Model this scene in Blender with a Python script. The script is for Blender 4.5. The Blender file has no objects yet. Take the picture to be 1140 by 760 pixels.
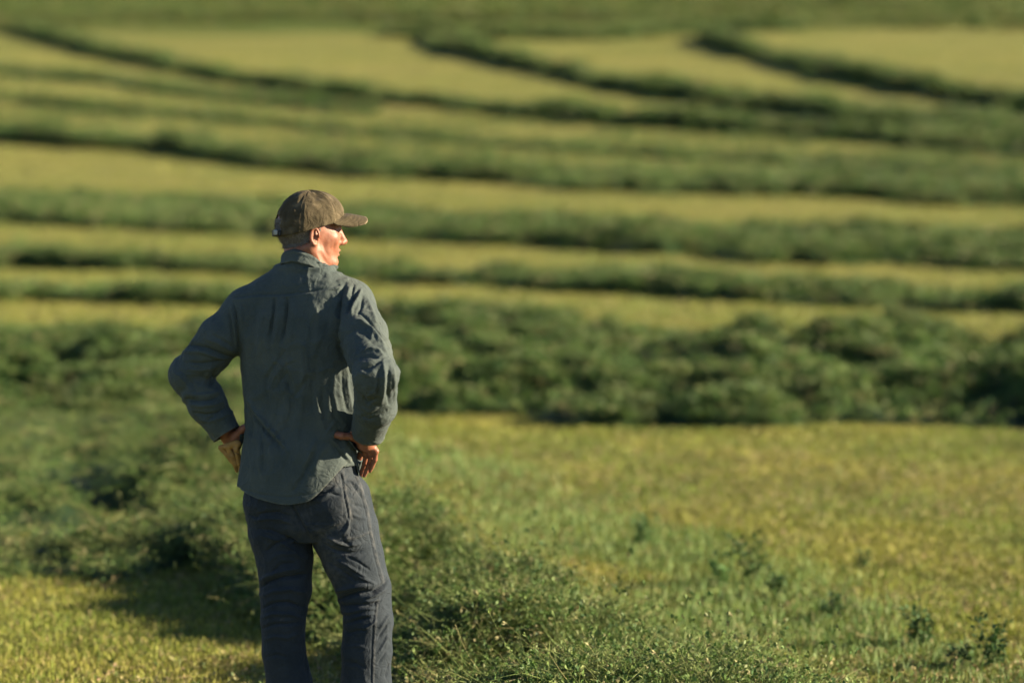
import bpy, math
import numpy as np
import openvdb as vdb

PI = math.pi
rad = math.radians
rng = np.random.default_rng(7)
scene = bpy.context.scene
COL = scene.collection

# ------------------------------------------------------------------ camera model
FPX = 3167.0                       # focal length in pixels of the 1140 px wide photograph
CAM_Z = 1.85
PITCH = math.atan(180 / FPX)
MY = 8.8                           # distance of the person


def ray(px, py):
    px = np.asarray(px, float); py = np.asarray(py, float)
    u = (px - 570) / FPX; v = (py - 380) / FPX
    y = math.cos(PITCH) - v * math.sin(PITCH)
    z = -math.sin(PITCH) - v * math.cos(PITCH)
    return u / y, z / y            # x and z per metre of depth


def P(px, py, Y=MY):
    a, b = ray(px, py)
    return np.stack([a * Y, np.zeros_like(a) + Y, CAM_Z + b * Y], -1)


def to_px(V):
    c, s = math.cos(PITCH), math.sin(PITCH)
    x, y, z = V[..., 0], V[..., 1], V[..., 2] - CAM_Z
    d = y * c - z * s
    w = y * s + z * c
    return 570 + FPX * x / d, 380 - FPX * w / d


# ------------------------------------------------------------------ noise
def _h(ix, iy, iz, seed):
    n = (ix * 374761393 + iy * 668265263 + iz * 2147483647 + seed * 974634777) & 0xFFFFFFFF
    n = ((n ^ (n >> 13)) * 1274126177) & 0xFFFFFFFF
    n = ((n ^ (n >> 16)) * 2246822519) & 0xFFFFFFFF
    return ((n ^ (n >> 15)) & 0xFFFF) / 65535.0


def vnoise(x, y, z=None, seed=0):
    x = np.asarray(x, float); y = np.asarray(y, float)
    z = np.zeros_like(x) if z is None else np.asarray(z, float)
    ix, iy, iz = [np.floor(a).astype(np.int64) for a in (x, y, z)]
    fx, fy, fz = x - ix, y - iy, z - iz
    fx, fy, fz = [f * f * (3 - 2 * f) for f in (fx, fy, fz)]
    r = 0
    for a in (0, 1):
        for b in (0, 1):
            for c in (0, 1):
                w = (fx if a else 1 - fx) * (fy if b else 1 - fy) * (fz if c else 1 - fz)
                r = r + w * _h(ix + a, iy + b, iz + c, seed)
    return r * 2 - 1


def fbm(x, y, z=None, seed=0, octv=4):
    r = 0; a = 1.0; t = 0
    for k in range(octv):
        s = 2.03 ** k
        r = r + a * vnoise(np.asarray(x) * s, np.asarray(y) * s, None if z is None else np.asarray(z) * s, seed + k * 17)
        t += a; a *= .5
    return r / t


def sstep(a, b, x):
    t = np.clip((x - a) / (b - a), 0, 1)
    return t * t * (3 - 2 * t)


# ------------------------------------------------------------------ mesh helpers
def mesh_obj(name, V, F, mat, parent=None, smooth=True, col=None, attrs=None):
    """V (n,3); F (m,3) or (m,4) array or list of such arrays."""
    if not isinstance(F, (list, tuple)):
        F = [F]
    F = [np.asarray(f, np.int32) for f in F if len(f)]
    me = bpy.data.meshes.new(name)
    nl = sum(f.size for f in F)
    npoly = sum(len(f) for f in F)
    me.vertices.add(len(V)); me.vertices.foreach_set('co', np.asarray(V, np.float32).ravel())
    me.loops.add(nl); me.polygons.add(npoly)
    me.loops.foreach_set('vertex_index', np.concatenate([f.ravel() for f in F]))
    tot = np.concatenate([np.full(len(f), f.shape[1], np.int32) for f in F])
    st = np.concatenate([[0], np.cumsum(tot)[:-1]]).astype(np.int32)
    me.polygons.foreach_set('loop_start', st)
    me.update(calc_edges=True)
    me.validate()
    if smooth:
        me.polygons.foreach_set('use_smooth', np.ones(len(me.polygons), bool))
    if col is not None:
        a = me.color_attributes.new('Col', 'FLOAT_COLOR', 'POINT')
        c = np.ones((len(V), 4), np.float32); c[:, :3] = col
        a.data.foreach_set('color', c.ravel())
    for k, v in (attrs or {}).items():
        a = me.attributes.new(k, 'FLOAT', 'POINT'); a.data.foreach_set('value', np.asarray(v, np.float32))
    if mat:
        me.materials.append(mat)
    o = bpy.data.objects.new(name, me)
    COL.objects.link(o)
    if parent is not None:
        o.parent = parent
    return o


def empty(name, loc=(0, 0, 0)):
    o = bpy.data.objects.new(name, None); COL.objects.link(o)
    o.location = loc; o.empty_display_size = .1
    return o


def tag(o, label=None, cat=None, group=None, kind=None):
    if label: o['label'] = label
    if cat: o['category'] = cat
    if group: o['group'] = group
    if kind: o['kind'] = kind
    return o


# ------------------------------------------------------------------ materials
def new_mat(name):
    m = bpy.data.materials.new(name); m.use_nodes = True
    nt = m.node_tree; nt.nodes.clear()
    out = nt.nodes.new('ShaderNodeOutputMaterial')
    return m, nt, out


def nd(nt, t, **kw):
    n = nt.nodes.new(t)
    for k, v in kw.items():
        if k in n.inputs: n.inputs[k].default_value = v
        else: setattr(n, k, v)
    return n


def ramp(nt, stops):
    r = nt.nodes.new('ShaderNodeValToRGB')
    e = r.color_ramp.elements
    e[0].position, e[0].color = stops[0][0], (*stops[0][1], 1)
    e[1].position, e[1].color = stops[-1][0], (*stops[-1][1], 1)
    for p, c in stops[1:-1]:
        x = e.new(p); x.color = (*c, 1)
    return r


def leaf_mat(name, transl=.35, rough=.6, spec=.25):
    """leafy matter coloured by the Col attribute, lets some light through"""
    m, nt, out = new_mat(name)
    at = nd(nt, 'ShaderNodeAttribute', attribute_name='Col')
    b = nd(nt, 'ShaderNodeBsdfPrincipled', Roughness=rough)
    b.inputs['Specular IOR Level'].default_value = spec
    tr = nd(nt, 'ShaderNodeBsdfTranslucent')
    mx = nd(nt, 'ShaderNodeMixShader', Fac=transl)
    hs = nd(nt, 'ShaderNodeHueSaturation', Saturation=1.15, Value=1.25)
    nt.links.new(at.outputs['Color'], b.inputs['Base Color'])
    nt.links.new(at.outputs['Color'], hs.inputs['Color'])
    nt.links.new(hs.outputs[0], tr.inputs['Color'])
    nt.links.new(b.outputs[0], mx.inputs[1]); nt.links.new(tr.outputs[0], mx.inputs[2])
    nt.links.new(mx.outputs[0], out.inputs[0])
    return m


def cloth_mat(name, c1, c2, weave=900, bump=.25, rough=.85, fade_lit=None, nscale=9):
    m, nt, out = new_mat(name)
    tc = nd(nt, 'ShaderNodeTexCoord')
    n1 = nd(nt, 'ShaderNodeTexNoise', Scale=nscale, Detail=5.0, Roughness=.65)
    nt.links.new(tc.outputs['Object'], n1.inputs['Vector'])
    r = ramp(nt, [(.3, c1), (.7, c2)])
    nt.links.new(n1.outputs[0], r.inputs[0])
    col = r.outputs[0]
    # fine thread mottling
    n2 = nd(nt, 'ShaderNodeTexNoise', Scale=weave * .35, Detail=2.0)
    nt.links.new(tc.outputs['Object'], n2.inputs['Vector'])
    mr = nd(nt, 'ShaderNodeMapRange'); mr.inputs['To Min'].default_value = .72; mr.inputs['To Max'].default_value = 1.28
    nt.links.new(n2.outputs[0], mr.inputs[0])
    mul = nd(nt, 'ShaderNodeMixRGB', blend_type='MULTIPLY', Fac=1.0)
    nt.links.new(col, mul.inputs[1]); nt.links.new(mr.outputs[0], mul.inputs[2])
    col = mul.outputs[0]
    if fade_lit:
        at = nd(nt, 'ShaderNodeAttribute', attribute_name='fade_lit')
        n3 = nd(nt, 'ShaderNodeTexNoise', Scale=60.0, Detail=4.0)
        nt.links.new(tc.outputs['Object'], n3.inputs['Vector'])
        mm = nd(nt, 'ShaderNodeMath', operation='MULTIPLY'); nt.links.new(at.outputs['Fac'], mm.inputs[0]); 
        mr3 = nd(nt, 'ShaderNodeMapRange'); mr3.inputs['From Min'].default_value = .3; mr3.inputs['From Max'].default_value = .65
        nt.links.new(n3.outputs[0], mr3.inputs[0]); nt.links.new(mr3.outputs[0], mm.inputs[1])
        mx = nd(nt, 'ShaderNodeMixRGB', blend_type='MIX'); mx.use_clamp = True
        nt.links.new(mm.outputs[0], mx.inputs[0]); nt.links.new(col, mx.inputs[1]); mx.inputs[2].default_value = (*fade_lit, 1)
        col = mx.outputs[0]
    b = nd(nt, 'ShaderNodeBsdfPrincipled', Roughness=rough)
    b.inputs['Specular IOR Level'].default_value = .2
    b.inputs['Sheen Weight'].default_value = .03
    nt.links.new(col, b.inputs['Base Color'])
    n4 = nd(nt, 'ShaderNodeTexNoise', Scale=float(weave), Detail=2.0)
    n5 = nd(nt, 'ShaderNodeTexNoise', Scale=70.0, Detail=3.0)
    nt.links.new(tc.outputs['Object'], n4.inputs['Vector']); nt.links.new(tc.outputs['Object'], n5.inputs['Vector'])
    ad = nd(nt, 'ShaderNodeMath', operation='MULTIPLY_ADD'); ad.inputs[1].default_value = 2.5
    nt.links.new(n5.outputs[0], ad.inputs[0]); nt.links.new(n4.outputs[0], ad.inputs[2])
    bp = nd(nt, 'ShaderNodeBump', Strength=bump, Distance=.0012)
    n6 = nd(nt, 'ShaderNodeTexNoise', Scale=21.0, Detail=3.0, Distortion=1.1)
    nt.links.new(tc.outputs['Object'], n6.inputs['Vector'])
    a1 = nd(nt, 'ShaderNodeMath', operation='SUBTRACT'); a1.inputs[1].default_value = .5
    a2 = nd(nt, 'ShaderNodeMath', operation='ABSOLUTE')
    nt.links.new(n6.outputs[0], a1.inputs[0]); nt.links.new(a1.outputs[0], a2.inputs[0])
    b6 = nd(nt, 'ShaderNodeBump', Strength=.75, Distance=.012)
    nt.links.new(a2.outputs[0], b6.inputs['Height']); nt.links.new(b6.outputs[0], bp.inputs['Normal'])
    nt.links.new(ad.outputs[0], bp.inputs['Height']); nt.links.new(bp.outputs[0], b.inputs['Normal'])
    nt.links.new(b.outputs[0], out.inputs[0])
    return m


def plain_mat(name, c, rough=.6, spec=.4, metal=0.0):
    m, nt, out = new_mat(name)
    tc = nd(nt, 'ShaderNodeTexCoord'); n = nd(nt, 'ShaderNodeTexNoise', Scale=60.0, Detail=4.0)
    nt.links.new(tc.outputs['Object'], n.inputs['Vector'])
    r = ramp(nt, [(.3, tuple(x * .75 for x in c)), (.7, tuple(min(1, x * 1.2) for x in c))])
    nt.links.new(n.outputs[0], r.inputs[0])
    b = nd(nt, 'ShaderNodeBsdfPrincipled', Roughness=rough, Metallic=metal)
    b.inputs['Specular IOR Level'].default_value = spec
    nt.links.new(r.outputs[0], b.inputs['Base Color']); nt.links.new(b.outputs[0], out.inputs[0])
    return m


def skin_mat():
    m, nt, out = new_mat('weathered_skin')
    tc = nd(nt, 'ShaderNodeTexCoord')
    n = nd(nt, 'ShaderNodeTexNoise', Scale=38.0, Detail=6.0, Roughness=.7)
    nt.links.new(tc.outputs['Object'], n.inputs['Vector'])
    r = ramp(nt, [(.3, (.195, .073, .042)), (.52, (.245, .098, .058)), (.72, (.295, .125, .077))])
    nt.links.new(n.outputs[0], r.inputs[0])
    b = nd(nt, 'ShaderNodeBsdfPrincipled', Roughness=.5)
    b.inputs['Subsurface Weight'].default_value = .22
    b.inputs['Subsurface Radius'].default_value = (1.0, .3, .15)
    b.inputs['Subsurface Scale'].default_value = .009
    b.inputs['Specular IOR Level'].default_value = .4
    nt.links.new(r.outputs[0], b.inputs['Base Color'])
    w = nd(nt, 'ShaderNodeTexNoise', Scale=150.0, Detail=5.0)
    nt.links.new(tc.outputs['Object'], w.inputs['Vector'])
    bp = nd(nt, 'ShaderNodeBump', Strength=.4, Distance=.0014)
    nt.links.new(w.outputs[0], bp.inputs['Height']); nt.links.new(bp.outputs[0], b.inputs['Normal'])
    nt.links.new(b.outputs[0], out.inputs[0])
    return m


# ================================================================== TERRAIN
_T = [(0, -.02), (8.8, 0.0), (16, 0.0), (21, .03), (27, .12), (34, .29), (45, .47 + .0), (60, 1.19), (78, 2.35), (95, 3.95),
      (130, 7.6), (165, 12.3), (210, 19.5), (300, 33), (420, 46)]
_ty = np.array([a for a, b in _T]); _tz = np.array([b for a, b in _T])
_yy = np.linspace(-60, 420, 4000)
_zz = np.interp(_yy, _ty, _tz)
_k = np.exp(-np.linspace(-2.5, 2.5, 61) ** 2); _k /= _k.sum()
_zz = np.convolve(np.pad(_zz, 30, mode='edge'), _k, mode='valid')


def ground_base(y):
    return np.interp(y, _yy, _zz)


def ground_z(x, y):
    x = np.asarray(x, float); y = np.asarray(y, float)
    d = np.sqrt(x * x + y * y)
    return ground_base(y) + fbm(x * .5, y * .5, seed=3, octv=3) * .03 + vnoise(x * 4, y * 4, seed=5) * .006 * sstep(60, 20, d)


def img2ground(px, py):
    a, b = ray(px, py)
    Y = np.geomspace(6, 400, 6000)
    px = np.atleast_1d(a); out = []
    for ax, bz in zip(np.atleast_1d(a), np.atleast_1d(b)):
        f = CAM_Z + bz * Y - ground_base(Y)
        i = np.argmax(f < 0)
        if f[i] >= 0: i = len(Y) - 1
        out.append((ax * Y[i], Y[i]))
    return np.array(out)


def grid_faces(nu, nv):
    i = np.arange(nu * nv).reshape(nu, nv)
    return np.stack([i[:-1, :-1], i[1:, :-1], i[1:, 1:], i[:-1, 1:]], -1).reshape(-1, 4)


def ground_mat():
    m, nt, out = new_mat('mown_field')
    tc = nd(nt, 'ShaderNodeTexCoord')
    big = nd(nt, 'ShaderNodeTexNoise', Scale=.35, Detail=6.0, Roughness=.6)
    sm = nd(nt, 'ShaderNodeTexNoise', Scale=9.0, Detail=8.0, Roughness=.75)
    mp = nd(nt, 'ShaderNodeMapping'); mp.inputs['Scale'].default_value = (.35, 1, 1)
    nt.links.new(tc.outputs['Object'], mp.inputs['Vector'])
    nt.links.new(mp.outputs[0], big.inputs['Vector']); nt.links.new(tc.outputs['Object'], sm.inputs['Vector'])
    r1 = ramp(nt, [(.32, (.11, .155, .026)), (.5, (.20, .205, .046)), (.68, (.27, .23, .080))])
    r2 = ramp(nt, [(.3, (.070, .092, .026)), (.5, (.185, .180, .060)), (.7, (.30, .26, .13))])
    nt.links.new(big.outputs[0], r1.inputs[0]); nt.links.new(sm.outputs[0], r2.inputs[0])
    mx = nd(nt, 'ShaderNodeMixRGB', Fac=.5); nt.links.new(r1.outputs[0], mx.inputs[1]); nt.links.new(r2.outputs[0], mx.inputs[2])
    mps = nd(nt, 'ShaderNodeMapping'); mps.inputs['Scale'].default_value = (.05, .55, 1); mps.inputs['Rotation'].default_value = (0, 0, .45)
    st = nd(nt, 'ShaderNodeTexNoise', Scale=1.6, Detail=5.0, Roughness=.7)
    nt.links.new(tc.outputs['Object'], mps.inputs['Vector']); nt.links.new(mps.outputs[0], st.inputs['Vector'])
    rs = ramp(nt, [(.30, (.42, .56, .42)), (.48, (1, 1, 1)), (.58, (.95, .98, .9)), (.72, (1.2, 1.05, .95))])
    nt.links.new(st.outputs[0], rs.inputs[0])
    ms = nd(nt, 'ShaderNodeMixRGB', blend_type='MULTIPLY', Fac=1.0); nt.links.new(mx.outputs[0], ms.inputs[1]); nt.links.new(rs.outputs[0], ms.inputs[2]); mx = ms
    # farther field: standing olive grass beyond the mown part
    at = nd(nt, 'ShaderNodeAttribute', attribute_name='olive')
    m2 = nd(nt, 'ShaderNodeMixRGB'); nt.links.new(at.outputs['Fac'], m2.inputs[0]); nt.links.new(mx.outputs[0], m2.inputs[1])
    r3 = ramp(nt, [(.3, (.05, .075, .015)), (.5, (.078, .108, .024)), (.7, (.11, .125, .035))])
    nt.links.new(big.outputs[0], r3.inputs[0]); nt.links.new(r3.outputs[0], m2.inputs[2])
    b = nd(nt, 'ShaderNodeBsdfPrincipled', Roughness=.95); b.inputs['Specular IOR Level'].default_value = .1
    nt.links.new(m2.outputs[0], b.inputs['Base Color'])
    bn = nd(nt, 'ShaderNodeTexNoise', Scale=22.0, Detail=6.0, Roughness=.8)
    nt.links.new(tc.outputs['Object'], bn.inputs['Vector'])
    bp = nd(nt, 'ShaderNodeBump', Strength=1.0, Distance=.06)
    nt.links.new(bn.outputs[0], bp.inputs['Height']); nt.links.new(bp.outputs[0], b.inputs['Normal'])
    nt.links.new(b.outputs[0], out.inputs[0])
    return m


xs = np.concatenate([np.linspace(-260, -14, 60), np.arange(-13.9, 14, .14), np.linspace(14.1, 260, 60)])
ys = np.concatenate([np.linspace(-60, 5, 14), np.arange(5.1, 26, .12), np.linspace(26.2, 60, 100), np.linspace(61, 400, 220)])
X, Y = np.meshgrid(xs, ys, indexing='ij')
Z = ground_z(X, Y)
_gpx, _gpy = to_px(np.stack([X, np.maximum(Y, 4), Z], -1))
olive = sstep(42, 26, _gpy + fbm(X * .08, Y * .08, seed=9) * 12 + (X / np.maximum(Y, 1)) * 20) * (Y > 50)
ground = mesh_obj('ground', np.stack([X, Y, Z], -1).reshape(-1, 3), grid_faces(*X.shape)[:, ::-1], ground_mat(), attrs={'olive': olive.ravel()})
tag(ground, kind='structure')

# ================================================================== HAY
# sprig prototypes: (verts, quads, per-vertex colour factor index)


def make_sprig(r, length=.28, nleaf=26, leaf=.0175, stemw=.0011):
    """a cut alfalfa stem, gently curved, with small folded leaflets in threes"""
    n = 7
    t = np.linspace(0, 1, n)
    bend = r.normal(0, .35); bend2 = r.normal(0, .3)
    p = np.stack([t * length, bend * length * t * t, .13 * length * np.sin(t * 2.2) + bend2 * length * .4 * t * t], -1)
    V = []; F = []; kind = []
    for i in range(n):
        w = stemw * (1.2 - .7 * t[i])
        for a in range(3):
            an = a * 2 * PI / 3
            V.append(p[i] + np.array([0, math.cos(an), math.sin(an)]) * w); kind.append(0)
    for i in range(n - 1):
        for a in range(3):
            b = (a + 1) % 3
            F.append([i * 3 + a, i * 3 + b, i * 3 + 3 + b, i * 3 + 3 + a])
    k = 0
    while k < nleaf:
        tt = r.uniform(.12, 1.0)
        c = np.array([np.interp(tt, t, p[:, j]) for j in range(3)])
        base_dir = r.normal(size=3); base_dir /= np.linalg.norm(base_dir)
        pet = c + base_dir * leaf * r.uniform(.4, 1.3)
        for q in range(3):
            d = base_dir * .6 + r.normal(0, .6, 3); d /= np.linalg.norm(d)
            up = r.normal(size=3); s = np.cross(d, up); s /= np.linalg.norm(s)
            nn = np.cross(s, d)
            L = leaf * r.uniform(.7, 1.3); W = L * r.uniform(.22, .34)
            o = len(V)
            V += [pet, pet + d * L * .55 + s * W + nn * W * .5, pet + d * L * 1.15, pet + d * L * .55 - s * W + nn * W * .5]
            kind += [1] * 4
            F += [[o, o + 1, o + 2, o + 3]]
            k += 1
    return np.array(V), np.array(F), np.array(kind)


def make_tuft(r, n=26, size=.08, w=.006):
    """a bunch of coarse blades for hay too far off to show leaflets"""
    V = []; F = []; kind = []
    for i in range(n):
        c = r.normal(0, size * .45, 3); c[2] = abs(c[2]) * .7
        d = r.normal(size=3); d[2] = abs(d[2]) * .5; d /= np.linalg.norm(d)
        s = np.cross(d, r.normal(size=3)); s /= np.linalg.norm(s)
        L = size * r.uniform(.5, 1.2); W = w * r.uniform(.6, 1.5)
        o = len(V)
        V += [c, c + d * L * .5 + s * W, c + d * L, c + d * L * .5 - s * W]
        kind += [1] * 4; F.append([o, o + 1, o + 2, o + 3])
    return np.array(V), np.array(F), np.array(kind)


def make_blade(r):
    n = 8; L = r.uniform(.16, .3); t = np.linspace(0, 1, n); b = r.normal(0, .4)
    p = np.stack([t * L, b * L * t * t, .2 * L * np.sin(t * 2.6)], -1); w = .0032 * np.sin(np.clip(t * .9 + .1, 0, 1) * PI) ** .5 * (1 - .6 * t)
    V = np.concatenate([p + np.stack([0 * t, w, 0 * t], -1), p - np.stack([0 * t, w, .3 * w], -1)])
    F = np.array([[i, i + n, i + n + 1, i + 1] for i in range(n - 1)])
    return V, F, np.full(2 * n, 1 if r.random() < .5 else 0)


SPRIGS = [make_sprig(np.random.default_rng(100 + i), length=.16 + .2 * (i % 5) / 4, nleaf=24 + 3 * (i % 4)) for i in range(11)] + [make_sprig(np.random.default_rng(150 + i), length=.3, nleaf=0, stemw=.0018) for i in range(4)] + [make_blade(np.random.default_rng(160 + i)) for i in range(8)]
LITTER = [make_sprig(np.random.default_rng(180 + i), length=.06, nleaf=3 + i % 4, leaf=.013) for i in range(8)]
TUFTS = [make_tuft(np.random.default_rng(300 + i)) for i in range(10)]


def place(protos, pos, scale, r, tilt=.45, flat=True, c_leaf=None, c_stem=None, updir=None):
    """real copies of the prototypes merged to one mesh; returns V, F, col"""
    which = r.integers(0, len(protos), len(pos))
    VV = []; FF = []; CC = []; off = 0
    for k, (v, f, kd) in enumerate(protos):
        idx = np.nonzero(which == k)[0]
        if not len(idx): continue
        m = len(idx)
        yaw = r.uniform(0, 2 * PI, m); pit = r.normal(0, tilt, m); rol = r.uniform(0, 2 * PI, m)
        cy, sy, cp, sp, cr, sr = np.cos(yaw), np.sin(yaw), np.cos(pit), np.sin(pit), np.cos(rol), np.sin(rol)
        if not flat:
            cr[:] = 1; sr[:] = 0
        R = np.empty((m, 3, 3))
        R[:, 0, 0] = cy * cp; R[:, 0, 1] = cy * sp * sr - sy * cr; R[:, 0, 2] = cy * sp * cr + sy * sr
        R[:, 1, 0] = sy * cp; R[:, 1, 1] = sy * sp * sr + cy * cr; R[:, 1, 2] = sy * sp * cr - cy * sr
        R[:, 2, 0] = -sp; R[:, 2, 1] = cp * sr; R[:, 2, 2] = cp * cr
        w = np.einsum('mij,nj->mni', R, v) * scale[idx][:, None, None] + pos[idx][:, None, :]
        VV.append(w.reshape(-1, 3))
        FF.append((f[None] + (np.arange(m) * len(v))[:, None, None] + off).reshape(-1, f.shape[1])); off += m * len(v)
        lf = c_leaf[idx]; st = c_stem[idx]
        c = np.where(kd[None, :, None] == 1, lf[:, None, :], st[:, None, :])
        nv = len(v) // 1
        jit = np.repeat(r.uniform(.72, 1.3, (m, (nv + 3) // 4)), 4, axis=1)[:, :nv]
        CC.append((c * jit[:, :, None]).reshape(-1, 3))
    return np.concatenate(VV), np.concatenate(FF), np.concatenate(CC)


def resample(pts, step):
    pts = np.asarray(pts, float)
    d = np.r_[0, np.cumsum(np.linalg.norm(np.diff(pts[:, :2], axis=0), axis=1))]
    n = max(int(d[-1] / step), 8)
    s = np.linspace(0, d[-1], n)
    q = np.stack([np.interp(s, d, pts[:, k]) for k in range(pts.shape[1])], -1)
    kk = np.exp(-np.linspace(-2, 2, 9) ** 2); kk /= kk.sum()
    for k in range(pts.shape[1]):
        q[:, k] = np.convolve(np.pad(q[:, k], 4, mode='edge'), kk, mode='valid')
    return q, s


HAYMAT = leaf_mat('cut_hay', .14)
HAYBED = leaf_mat('hay_bed', .05, rough=.9)
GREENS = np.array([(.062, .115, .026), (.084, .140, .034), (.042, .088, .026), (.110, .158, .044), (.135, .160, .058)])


def hay_colours(pos, r, warm=0.0):
    n = len(pos)
    c = GREENS[r.integers(0, len(GREENS), n)]
    f = fbm(pos[:, 0] * .8, pos[:, 1] * .8, seed=41, octv=3)[:, None]
    g = fbm(pos[:, 0] * 5, pos[:, 1] * 4, seed=43, octv=3)[:, None]
    c = c * (.98 + .3 * f + .45 * np.clip(g, -.6, .8))
    dry = (r.random(n) < .07 + warm)[:, None]
    c = np.where(dry, np.array([.20, .185, .085]), c)
    return c, np.clip(c * 1.3 + np.array([.06, .055, .02]), 0, 1)


def windrow(label, path, height, width_scale=1.0, lump=.4, res=.1, ncoat=9000, coat=1.0, seed=0, far=True, ragged=.25, group='hay windrows lying across the mown field'):
    """path rows: px, py of the near edge and py of the far edge of the hay on the ground, so the row has its real place"""
    path = [p if len(p) == 4 else (p[0], p[1], p[0], p[2]) for p in path]
    a = img2ground([p[0] for p in path], [p[1] for p in path])
    b = img2ground([p[2] for p in path], [p[3] for p in path])
    q, s = resample(np.hstack([a, b]), res)
    nv = max(int(np.median(np.linalg.norm(q[:, 2:] - q[:, :2], axis=1)) / res), 7)
    nv = min(nv, 90)
    t = np.linspace(-.12, 1.12, nv)
    A = q[:, None, :2]; B = q[:, None, 2:]
    rag = fbm(s * .9, s * 0 + seed, seed=seed + 5, octv=3)[:, None] * ragged
    rag2 = fbm(s * .8, s * 0 + seed + 9, seed=seed + 15, octv=3)[:, None] * ragged
    tt = t[None, :] * np.ones((len(s), 1))
    XY = A + (B - A) * tt[..., None]
    te = (tt - .0 - rag) / (1 + rag2 - rag)
    prof = np.sqrt(np.clip(1 - (2 * te - 1) ** 4, 0, 1)) * (te > 0) * (te < 1)
    # rows end by thinning out
    endt = sstep(0, 2.5, s) * sstep(0, 2.5, s[-1] - s)
    x, y = XY[..., 0], XY[..., 1]
    L1 = fbm(x * (1.1 if far else 1.9), y * (1.1 if far else 1.7), seed=seed + 1, octv=4)
    L2 = 1 - np.abs(fbm(x * 2.3, y * 2.3, seed=seed + 2, octv=3)) * 4
    hgt = height * prof * (1 + lump * L1 * 1.4 + lump * .35 * L2) * (.4 + .6 * endt[:, None])
    if not far:
        hgt = hgt + prof * .085 * np.clip(fbm(x * 4.2, y * 3.6, seed=seed + 3, octv=3) * 2.4, -.8, 1) * endt[:, None]
    hgt = hgt * (1.0 if not far else np.clip(.95 + .7 * fbm(s * .35, s * 0, seed=seed + 31, octv=3)[:, None], .35, 1.5))
    hgt = np.maximum(hgt, 0) - .02 * (prof <= 0)
    z = ground_z(x, y) + hgt
    V = np.stack([x, y, z], -1)
    n0 = V.shape[0] * V.shape[1]
    r = np.random.default_rng(seed)
    # coat of cut stems
    w = (hgt > .015) * (.25 + 1.0 * (12.0 / np.maximum(y, 9)) ** (0 if far else 1.5)) * (1 + (0 if far else 1.2) * np.clip(hgt / height - .6, 0, 1)) * (.06 + sstep(-.2, .35, fbm(x * 4.2, y * 3.6, seed=seed + 3, octv=3)) + .35 * sstep(-.3, .3, L1) if not far else .35 + sstep(-.3, .2, L1))
    w = w.ravel() / w.sum()
    idx = r.choice(n0, ncoat, p=w)
    pos = V.reshape(-1, 3)[idx] + r.normal(0, res * .5, (ncoat, 3)) * [1, 1, .25]
    Y = pos[:, 1]
    cl, cs = hay_colours(pos, r)
    pos[:, 2] += .01
    d = np.maximum(Y, 9)
    if far:
        cv, cf, cc = place(TUFTS, pos, coat * r.uniform(.6, 1.5, ncoat), r, .35, False, cl, cs)
    else:
        cv, cf, cc = place(SPRIGS, pos, coat * r.uniform(.6, 1.4, ncoat), r, .12, True, cl, cs)
    bed_shade = GREENS[2] * (.45 + .25 * L1[..., None])  # bed coloured darker, most in hollows, as painted shade between the clumps
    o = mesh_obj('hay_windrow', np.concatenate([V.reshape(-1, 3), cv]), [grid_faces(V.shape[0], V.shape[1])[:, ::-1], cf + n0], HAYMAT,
                 col=np.concatenate([np.broadcast_to(bed_shade, V.shape).reshape(-1, 3), cc]), smooth=False)
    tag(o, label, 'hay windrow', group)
    return o


windrow('widest straight swath of dark green hay, directly behind the man',
        [(-300, 474, 372), (0, 470, 377), (200, 466, 378), (450, 465, 382), (800, 474, 391), (1140, 482, 400), (1450, 490, 398)],
        .21, lump=1.7, res=.08, ncoat=44000, coat=.65, seed=11, ragged=.10)
windrow('nearest heap of fresh cut alfalfa, curving round behind the legs of the man',
        [(-200, 628, -160, 470), (0, 628, 60, 468), (110, 636, 240, 470), (210, 654, 330, 490), (300, 684, 395, 560), (370, 726, 465, 624), (440, 762, 575, 672), (520, 800, 700, 712), (610, 850, 810, 752), (720, 930, 930, 824)],
        .125, lump=1.6, res=.045, ncoat=90000, coat=.62, seed=23, far=False, ragged=.16)
windrow('thin dark straight row of hay next beyond the widest swath',
        [(-400, 286, 281), (0, 300, 290), (300, 309, 299), (600, 323, 312), (850, 338, 326), (1140, 350, 338), (1500, 362, 348)],
        .11, lump=.8, res=.12, ncoat=9000, coat=1.1, seed=31, ragged=.42)
windrow('short thin row of hay at left that merges into the widest swath',
        [(-400, 322, 314), (0, 335, 326), (180, 339, 331), (400, 352, 345), (640, 364, 358)],
        .10, lump=.8, res=.12, ncoat=6000, coat=1.1, seed=37, ragged=.42)
windrow('broad band of green hay level with the cap and head of the man',
        [(-500, 236, 212), (0, 250, 220), (300, 260, 230), (600, 276, 250), (850, 290, 262), (1140, 303, 270), (1550, 320, 284)],
        .15, lump=.9, res=.16, ncoat=22000, coat=1.3, seed=43, ragged=.22)
windrow('row of hay above the cap, with loose hay spread out behind it',
        [(-500, 138, 132), (0, 157, 149), (200, 172, 163), (400, 198, 186), (600, 210, 194), (800, 217, 200), (1140, 229, 208), (1600, 246, 224)],
        .18, lump=.9, res=.22, ncoat=24000, coat=1.6, seed=47, ragged=.3)
windrow('longest dark row on the hillside, slanting down from the upper left corner',
        [(20, 38, 30), (80, 52, 46), (150, 70, 63), (250, 90, 84), (350, 104, 98), (500, 122, 116), (620, 134, 128), (750, 145, 138), (900, 155, 148), (1140, 172, 160), (1600, 200, 186)],
        .26, lump=.6, res=.3, ncoat=12000, coat=2.0, seed=53, ragged=.42)
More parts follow.
